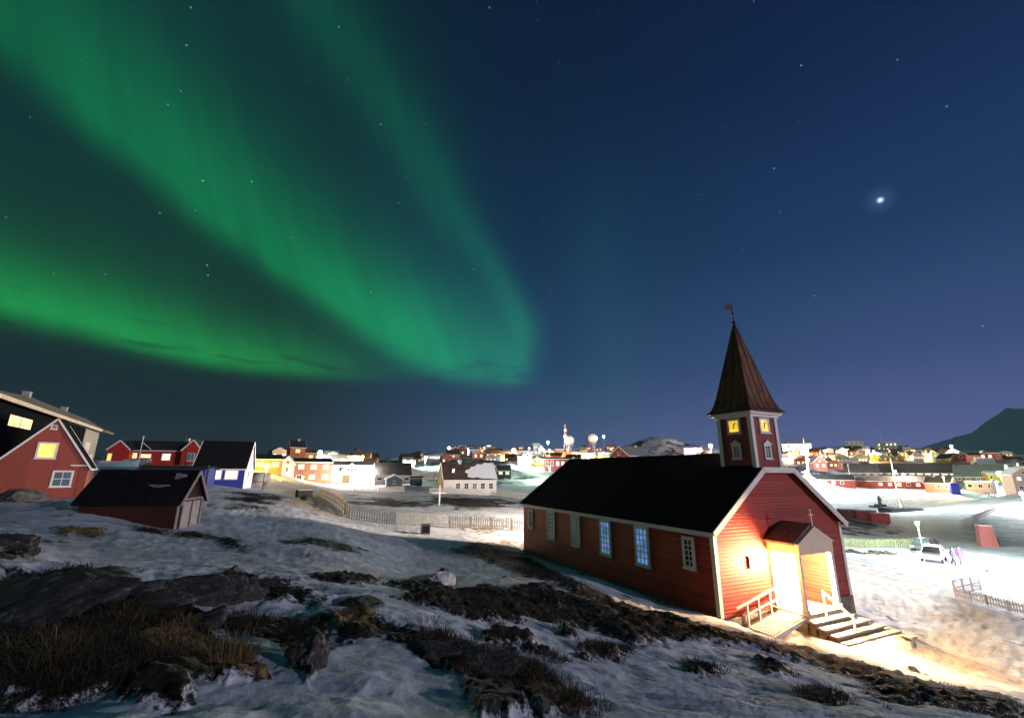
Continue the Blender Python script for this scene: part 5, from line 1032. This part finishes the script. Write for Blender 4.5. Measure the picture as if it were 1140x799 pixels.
# boulders edging the white slope
BD = mat('dark boulder', (.09, .085, .08), .9, var=.5, scale=3, bump=.8); SNB = mat('snowy boulder', (.5, .5, .5), .85, var=.4, scale=2, bump=.6)
def rock(name, label, P, s, m, seed, group=None, sq=(1, 1, .7), sub=6, rough=.3):
    bm = bmesh.new(); bmesh.ops.create_icosphere(bm, subdivisions=sub, radius=1)
    co = np.array([v_.co[:] for v_ in bm.verts]); rk = np.random.default_rng(seed); cut_ = np.ones(len(co))
    for _ in range(13):
        nv = rk.normal(size=3); nv /= np.linalg.norm(nv); cut_ = np.minimum(cut_, rk.uniform(.55, .92) / np.maximum(co @ nv, .2))
    n_ = fbm(co[:, 0] * 1.3 + seed * 7.1, co[:, 1] * 1.3 + co[:, 2] * 1.7 + seed, 4, seed) * rough * 1.7; r2 = (ridged(co[:, 0] * 3.1 + seed + co[:, 1], co[:, 2] * 4.2 + co[:, 1] * 2, 5, seed + 5) - .5) * rough * 1.5 * (sub > 3) + fbm(co[:, 0] * 9, co[:, 1] * 9 + co[:, 2] * 7, 3, seed + 9) * .10
    fac = cut_ * (1.15 + n_ * .55 + r2 * .55)
    for v_, f_ in zip(bm.verts, fac): v_.co = Vector((v_.co.x * sq[0], v_.co.y * sq[1], v_.co.z * sq[2])) * (s * f_)
    me = bpy.data.meshes.new(name); bm.to_mesh(me); bm.free(); me.shade_smooth() if sub > 3 else None; me.materials.append(m); o = bpy.data.objects.new(name, me); C.objects.link(o); o.location = P; o.rotation_euler = (0, 0, seed * 1.3)
    return tag(o, label, 'rock', group)
n_ = 22; first = None
for i in range(n_):
    t = i / (n_ - 1); px = 936 + 86 * t; p_ = at(px, 620 - 6 * t + random.uniform(-1, 1), 56 + 1.5 * random.random()); g = surf(p_[0], p_[1]); s_ = random.uniform(.28, .52)
    if i < 4: o = rock('kerb_stone', 'x', (p_[0], p_[1], g), 1, BD, 40 + i, 'stones edging the white slope', sub=3); protos = (locals().get('protos') or []) + [o]; o.scale = (s_, s_, s_)
    else: o = protos[i % 4].copy(); C.objects.link(o); o.location = (p_[0], p_[1], g); o.scale = (s_, s_, s_); o.rotation_euler = (0, 0, i * 1.1)
    o['label'] = 'small dark stone in the row edging the white slope beside the green lit fence'

# ------------------------------------------------------------------ cars and people
def car(label, P, phi, paint, name='parked_car'):
    e = empty(name, P, phi, label, 'car'); L_ = 4.1
    prof = [(-2.05, .42), (-2.0, .85), (-1.1, .98), (-.55, 1.5), (1.25, 1.52), (1.9, 1.02), (2.05, .9), (2.05, .42)]
    q = MB(); q.prism([(x_, -.84, z_) for x_, z_ in [(-2.05, .38), (-2.03, .80), (-1.1, .95), (1.85, 1.0), (2.05, .85), (2.05, .38)]], (0, 1.68, 0)); q.build('body', paint, e, bevel=.07)
    q = MB(); top = [(-.5, 1.47), (1.2, 1.5)]; bot = [(-1.15, .95), (1.85, .99)]
    q.add([(bot[0][0], -.80, bot[0][1]), (bot[1][0], -.80, bot[1][1]), (bot[1][0], .80, bot[1][1]), (bot[0][0], .80, bot[0][1]), (top[0][0], -.64, top[0][1]), (top[1][0], -.64, top[1][1]), (top[1][0], .64, top[1][1]), (top[0][0], .64, top[0][1])],
          [(0, 1, 5, 4), (1, 2, 6, 5), (2, 3, 7, 6), (3, 0, 4, 7), (4, 5, 6, 7)]); q.build('cabin_glass', mat('car glass', (.03, .04, .045), .1), e)
    q = MB(); q.box(-.5, 1.2, -.65, .65, 1.49, 1.55)
    for sy in (-1, 1):
        for (xa, xb) in ((-1.12, -.5), (.3, .3), (1.83, 1.2)): q.beam((xa, sy * .805, .97), (xb, sy * .655, 1.5), .09)
    q.build('roof', paint, e)
    for x_ in (-1.3, 1.3):
        for sy in (-1, 1):
            q = MB(); q.tube((x_, sy * .70, .33), (x_, sy * .90, .33), .33, n=18); wo = q.build('wheel', MATS['tyre'], e); q = MB(); q.tube((x_, sy * .90, .33), (x_, sy * .912, .33), .20, n=14); q.build('rim', GREY, wo)
    for sy in (-1, 1):
        q = MB(); q.box(2.02, 2.09, sy * .66 - .14, sy * .66 + .14, .66, .86); q.build('tail_light', lit('tail light', (1, .02, .03), 14), e)
        q = MB(); q.box(-2.08, -2.0, sy * .62 - .16, sy * .62 + .16, .6, .74); q.build('headlight', mat('headlight', (.6, .6, .6), .2), e)
    return e
P = Vector(at(1040, 622, 51)); P.z = surf(P.x, P.y); c1 = car('white hatchback with glowing red tail lamps on the harbour road', P, math.radians(41), mat('white car paint', (.70, .62, .60), .3))
point_light(c1, (2.9, 0, .75), 90, (1, .03, .08), .2)
P = Vector(at(1031, 612, 58)); P.z = surf(P.x, P.y); car('dark car parked just behind the white hatchback', P, math.radians(30), mat('dark car paint', (.03, .03, .035), .3))
def person(label, P, phi, coat, legs, stride):
    e = empty('person', P, phi, label, 'person')
    V_ = [(0, 0, .95), (0, 0, 1.18), (0, 0, 1.42), (0, 0, 1.53), (0, -.01, 1.64), (-.2, 0, 1.40), (-.27, .04, 1.12), (-.25, -.06, .88), (.2, 0, 1.40), (.27, -.04, 1.12), (.25, -.12, .9), (-.1, 0, .9), (-.11, -stride, .5), (-.11, -stride * .8, .08), (-.11, -stride * .8 - .16, .04), (.1, 0, .9), (.11, stride, .5), (.11, stride * 1.6, .1), (.11, stride * 1.6 - .16, .05)]
    E_ = [(0, 1), (1, 2), (2, 3), (3, 4), (2, 5), (5, 6), (6, 7), (2, 8), (8, 9), (9, 10), (0, 11), (11, 12), (12, 13), (13, 14), (0, 15), (15, 16), (16, 17), (17, 18)]
    R_ = [.17, .17, .18, .07, .11, .1, .075, .055, .1, .075, .055, .11, .085, .06, .05, .11, .085, .06, .05]
    me = bpy.data.meshes.new('body'); me.from_pydata(V_, E_, []); o = bpy.data.objects.new('body', me); C.objects.link(o); o.parent = e
    sk = o.modifiers.new('skin', 'SKIN'); sk.use_smooth_shade = True
    for i, r_ in enumerate(R_): me.skin_vertices[0].data[i].radius = (r_ * 1.05, r_ * .85); me.skin_vertices[0].data[i].use_root = i == 0
    ss = o.modifiers.new('smooth', 'SUBSURF'); ss.levels = ss.render_levels = 2; me.materials.append(coat)
    q = MB(); q.ball((0, .015, 1.70), .115, sz=1.05); q.build('hood', legs, e, True); q = MB(); q.ball((0, -.07, 1.66), .075, sz=1.2); q.build('face', mat('skin', (.45, .28, .2), .6), e, True)
    return e
for px, pb, Y, phi, lb, c_ in ((1062, 626, 48, .4, 'person in a dark coat walking nearer the white hatchback', (.018, .012, .02)), (1070, 626, 48.5, -.3, 'person in a violet jacket on the right of the walking pair', (.05, .02, .05))):
    P = Vector(at(px, pb, Y)); P.z = surf(P.x, P.y); person(lb, P, phi, mat('coat %d' % px, c_, .8), mat('dark cloth', (.02, .02, .03), .9), .16)

# ------------------------------------------------------------------ snowy mountain far to the right
def build_mountain():
    # bearing in degrees, crest height in degrees * 10 above eye line / distance 5 km
    crest = [(-6, -.2), (6, 0), (22, .5), (30, .9), (36, 1.3), (40, 1.3), (42.5, 1.8), (44.5, 2.6), (46.5, 3.3), (48.5, 4.1), (50, 4.9), (54, 6.2), (62, 6), (72, 3.5)]
    az = np.linspace(-6, 72, 420); ch_ = np.interp(az, *zip(*crest)); v = np.linspace(0, 1, 60); A_, V = np.meshgrid(np.radians(az), v, indexing='ij'); H = np.interp(np.degrees(A_), *zip(*crest))
    Rr = 4300 + 1700 * V; top = 5300 * np.tan(np.radians(H)); x = Rr * np.sin(A_); y = Rr * np.cos(A_)
    sh = np.where(V < .6, (V / .6) ** 1.15, 1 - ((V - .6) / .4) ** 1.3)
    z = -60 + (top + 60) * sh + (ridged(x / 620, y / 620, 5, 81) - .5) * 300 * sh * np.clip(top / 400, .1, 1) + fbm(x / 160, y / 160, 4, 85) * 30 * sh
    n, k = A_.shape; idx = np.arange(n * k).reshape(n, k); q = np.stack([idx[:-1, :-1], idx[1:, :-1], idx[1:, 1:], idx[:-1, 1:]], -1).reshape(-1, 4)
    me = bpy.data.meshes.new('mountain'); me.from_pydata(np.stack([x, y, z], -1).reshape(-1, 3).tolist(), [], q.tolist()); me.shade_smooth()
    m = bpy.data.materials.new('snow and cliff'); m.use_nodes = True; nt = m.node_tree; b_ = nt.nodes['Principled BSDF']; g_ = nt.nodes.new('ShaderNodeNewGeometry'); s_ = nt.nodes.new('ShaderNodeSeparateXYZ'); nt.links.new(g_.outputs['Normal'], s_.inputs[0])
    nz = nt.nodes.new('ShaderNodeTexNoise'); nz.inputs['Scale'].default_value = .004; nz.inputs['Detail'].default_value = 8; nt.links.new(g_.outputs['Position'], nz.inputs[0])
    ad = nt.nodes.new('ShaderNodeMath'); ad.operation = 'ADD'; nt.links.new(s_.outputs[2], ad.inputs[0]); nt.links.new(nz.outputs[0], ad.inputs[1])
    rp = nt.nodes.new('ShaderNodeValToRGB'); rp.color_ramp.elements[0].position = .98 / 2; rp.color_ramp.elements[1].position = 1.5 / 2; rp.color_ramp.elements[0].color = (.74, .75, .78, 1); rp.color_ramp.elements[1].color = (.9, .91, .94, 1)
    hf = nt.nodes.new('ShaderNodeMath'); hf.operation = 'MULTIPLY'; hf.inputs[1].default_value = .5; nt.links.new(ad.outputs[0], hf.inputs[0]); nt.links.new(hf.outputs[0], rp.inputs[0]); nt.links.new(rp.outputs[0], b_.inputs['Base Color']); b_.inputs['Roughness'].default_value = .9
    me.materials.append(m); o = bpy.data.objects.new('mountain', me); C.objects.link(o); tag(o, kind='structure')
build_mountain()

# ------------------------------------------------------------------ outcrops in the foreground
def speckled():
    m = bpy.data.materials.new('lichened rock'); m.use_nodes = True; nt = m.node_tree; b_ = nt.nodes['Principled BSDF']; g_ = nt.nodes.new('ShaderNodeNewGeometry'); L = nt.links
    def nz(s_, d_=8, r_=.75): q = nt.nodes.new('ShaderNodeTexNoise'); q.inputs['Scale'].default_value = s_; q.inputs['Detail'].default_value = d_; q.inputs['Roughness'].default_value = r_; L.new(g_.outputs['Position'], q.inputs[0]); return q.outputs[0]
    a_ = nz(5, 10, .8); rp = nt.nodes.new('ShaderNodeValToRGB'); e_ = rp.color_ramp.elements; e_[0].position = .40; e_[0].color = (.010, .009, .010, 1); e_[1].position = .66; e_[1].color = (.30, .27, .26, 1); x_ = e_.new(.55); x_.color = (.05, .045, .045, 1); L.new(a_, rp.inputs[0]); L.new(rp.outputs[0], b_.inputs['Base Color'])
    bp_ = nt.nodes.new('ShaderNodeBump'); bp_.inputs['Strength'].default_value = .9; bp_.inputs['Distance'].default_value = .06; vo_ = nt.nodes.new('ShaderNodeTexVoronoi'); vo_.feature = 'DISTANCE_TO_EDGE'; vo_.inputs['Scale'].default_value = 4.5; L.new(g_.outputs['Position'], vo_.inputs['Vector']); cl_ = nt.nodes.new('ShaderNodeMapRange'); L.new(vo_.outputs['Distance'], cl_.inputs[0]); cl_.inputs[2].default_value = .06; ad_ = nt.nodes.new('ShaderNodeMath'); ad_.operation = 'MULTIPLY_ADD'; L.new(cl_.outputs[0], ad_.inputs[0]); ad_.inputs[1].default_value = .35; L.new(nz(9, 10, .75), ad_.inputs[2]); L.new(ad_.outputs[0], bp_.inputs['Height']); L.new(bp_.outputs[0], b_.inputs['Normal']); b_.inputs['Roughness'].default_value = .85; return m
LICH = speckled()
for i, (px, py, Y, s_, sq, lb, mm) in enumerate((
    (40, 676, 5.4, .85, (1.7, .9, .42), 'broad dark rock slab at the left edge of the foreground', LICH),
    (170, 672, 5.9, .60, (1.8, .8, .36), 'rounded black rock dome against the snow gully', LICH),
    (228, 690, 5.3, .26, (1, .9, .8), 'pale speckled rock knob at the end of the rock dome', LICH),
    (346, 742, 4.5, .22, (.8, 1.5, .9), 'dark rock rib with pale speckles between snow and moss', LICH),
    (500, 752, 5.3, .34, (1.0, 1.8, .5), 'black wedge of rock sloping to the bottom edge', LICH),
    (8, 618, 9.5, .55, (1, 1, .6), 'small brown boulder in the snow at the left edge', LICH),
    (490, 655, 15.5, .42, (1.3, .8, .7), 'snow dusted boulder on the dark bank left of the church', SNB),
    (15, 560, 29, 1.3, (1.8, 1, .6), 'dark heap of rock under the red board house', BD),
    (285, 655, 8.6, .34, (1.9, .8, .4), 'low dark rock ledge at the rim of the gully', LICH),
    (400, 678, 7.2, .30, (1.7, .9, .42), 'grass topped rock by the blue shaded snow', LICH))):
    p_ = at(px, py, Y); g = surf(p_[0], p_[1]); rock('boulder', lb, (p_[0], p_[1], g - s_ * .15), s_, mm, 60 + i, 'rocks on the near slope', sq)

# ------------------------------------------------------------------ dry grass and heath, uncountable blades
def build_grass():
    dens = np.clip(GV * .5 + .5, 0, 1) * (GR > 2.3) * (GR < 26) * (np.abs(GT) < 1.0) * (1 - np.clip(GROCK, 0, 1) * .75)
    lump = sstep(-.15, .35, fbm(GX / .8, GY / .8, 3, 91)); w = dens * (.04 + lump ** 2 * 1.3 + np.clip(GS, 0, 1) * 1.2 * (.2 + lump)) * np.where(GR < 12, 1, .12)
    cell = GR * GR; w = w * np.minimum(cell, 60); w /= w.sum(); N = 3000; pick = rng.choice(len(w), N, p=w)
    per = 46; cen = np.stack([GX[pick], GY[pick], GZ[pick]], 1); P = np.repeat(cen, per, 0); dist = np.repeat(GR[pick], per); st_ = np.repeat(GS[pick], per); M = len(P)
    size = np.repeat(rng.gamma(4, .25, N).clip(.35, 2.2), per); ang = rng.uniform(0, 2 * np.pi, M); rad = np.sqrt(rng.uniform(0, 1, M)) * .075 * size * (1 + .04 * dist)
    P[:, 0] += np.cos(ang) * rad; P[:, 1] += np.sin(ang) * rad; ang = ang + rng.normal(0, .7, M)
    hh = rng.gamma(5, .011, M) * size * (.75 + .5 * np.clip(st_, 0, 1)); lean = rng.uniform(.35, 1.5, M) * (.5 + rad / (.075 * size)); wd = rng.uniform(.0011, .0028, M) * np.clip(dist / 4, .8, 2.5)
    wind = np.array([-.35, .1]); dx = np.cos(ang) * .9 + wind[0]; dy = np.sin(ang) * .9 + wind[1]; ctone = np.repeat(rng.normal(0, .16, N), per)
    px_, py_ = -dy * wd / (np.hypot(dx, dy) + 1e-6), dx * wd / (np.hypot(dx, dy) + 1e-6)
    P[:, 2] -= .01
    b0 = P + np.stack([px_, py_, 0 * wd], 1); b1 = P - np.stack([px_, py_, 0 * wd], 1)
    mid_ = P + np.stack([dx * hh * lean * .35, dy * hh * lean * .35, hh * np.clip(.8 - lean * .12, .4, 1)], 1); m0 = mid_ + np.stack([px_, py_, 0 * wd], 1) * .8; m1 = mid_ - np.stack([px_, py_, 0 * wd], 1) * .8
    tip = P + np.stack([dx * hh * lean, dy * hh * lean, hh * np.clip(1.0 - lean * .33, .12, 1)], 1)
    V_ = np.stack([b0, b1, m1, m0, tip], 1).reshape(-1, 3); i0 = np.arange(M) * 5
    quads = np.stack([i0, i0 + 1, i0 + 2, i0 + 3], 1); tris = np.stack([i0 + 3, i0 + 2, i0 + 4], 1)
    me = bpy.data.meshes.new('dry_grass'); me.vertices.add(len(V_)); me.vertices.foreach_set('co', V_.ravel()); loops = np.r_[quads.ravel(), tris.ravel()]; me.loops.add(len(loops)); me.loops.foreach_set('vertex_index', loops)
    me.polygons.add(2 * M); me.polygons.foreach_set('loop_start', np.r_[np.arange(M) * 4, 4 * M + np.arange(M) * 3]); me.update(calc_edges=True)
    tone = np.repeat(np.clip(rng.normal(.16, .16, M) + ctone + np.clip(st_, -.3, 1) * .22 + fbm(P[:, 0] / .55, P[:, 1] / .55, 3, 95) * .7, 0, 1), 5).astype(np.float32); a_ = me.attributes.new('tone', 'FLOAT', 'POINT'); a_.data.foreach_set('value', tone)
    m = bpy.data.materials.new('dry grass'); m.use_nodes = True; nt = m.node_tree; b_ = nt.nodes['Principled BSDF']; at_ = nt.nodes.new('ShaderNodeAttribute'); at_.attribute_name = 'tone'; rp = nt.nodes.new('ShaderNodeValToRGB'); e_ = rp.color_ramp.elements
    e_[0].color = (.022, .016, .009, 1); e_[1].color = (.22, .14, .055, 1); x_ = e_.new(.5); x_.color = (.085, .05, .02, 1); nt.links.new(at_.outputs['Fac'], rp.inputs[0]); nt.links.new(rp.outputs[0], b_.inputs['Base Color']); b_.inputs['Roughness'].default_value = .8
    me.materials.append(m); o = bpy.data.objects.new('dry_grass', me); C.objects.link(o); tag(o, kind='stuff')
build_grass()

# ------------------------------------------------------------------ the cold night air
q = MB(); q.box(-6600, 6600, -1500, 6700, -260, 620); hz_ = MATS.get('air') or bpy.data.materials.new('air'); hz_.use_nodes = True; nt = hz_.node_tree; nt.nodes.clear()
vp = nt.nodes.new('ShaderNodeVolumePrincipled'); vp.inputs['Color'].default_value = (.75, .82, 1, 1); vp.inputs['Density'].default_value = 3.2e-5; vp.inputs['Anisotropy'].default_value = .2
mo = nt.nodes.new('ShaderNodeOutputMaterial'); nt.links.new(vp.outputs[0], mo.inputs['Volume']); tag(q.build('haze', hz_), kind='stuff')
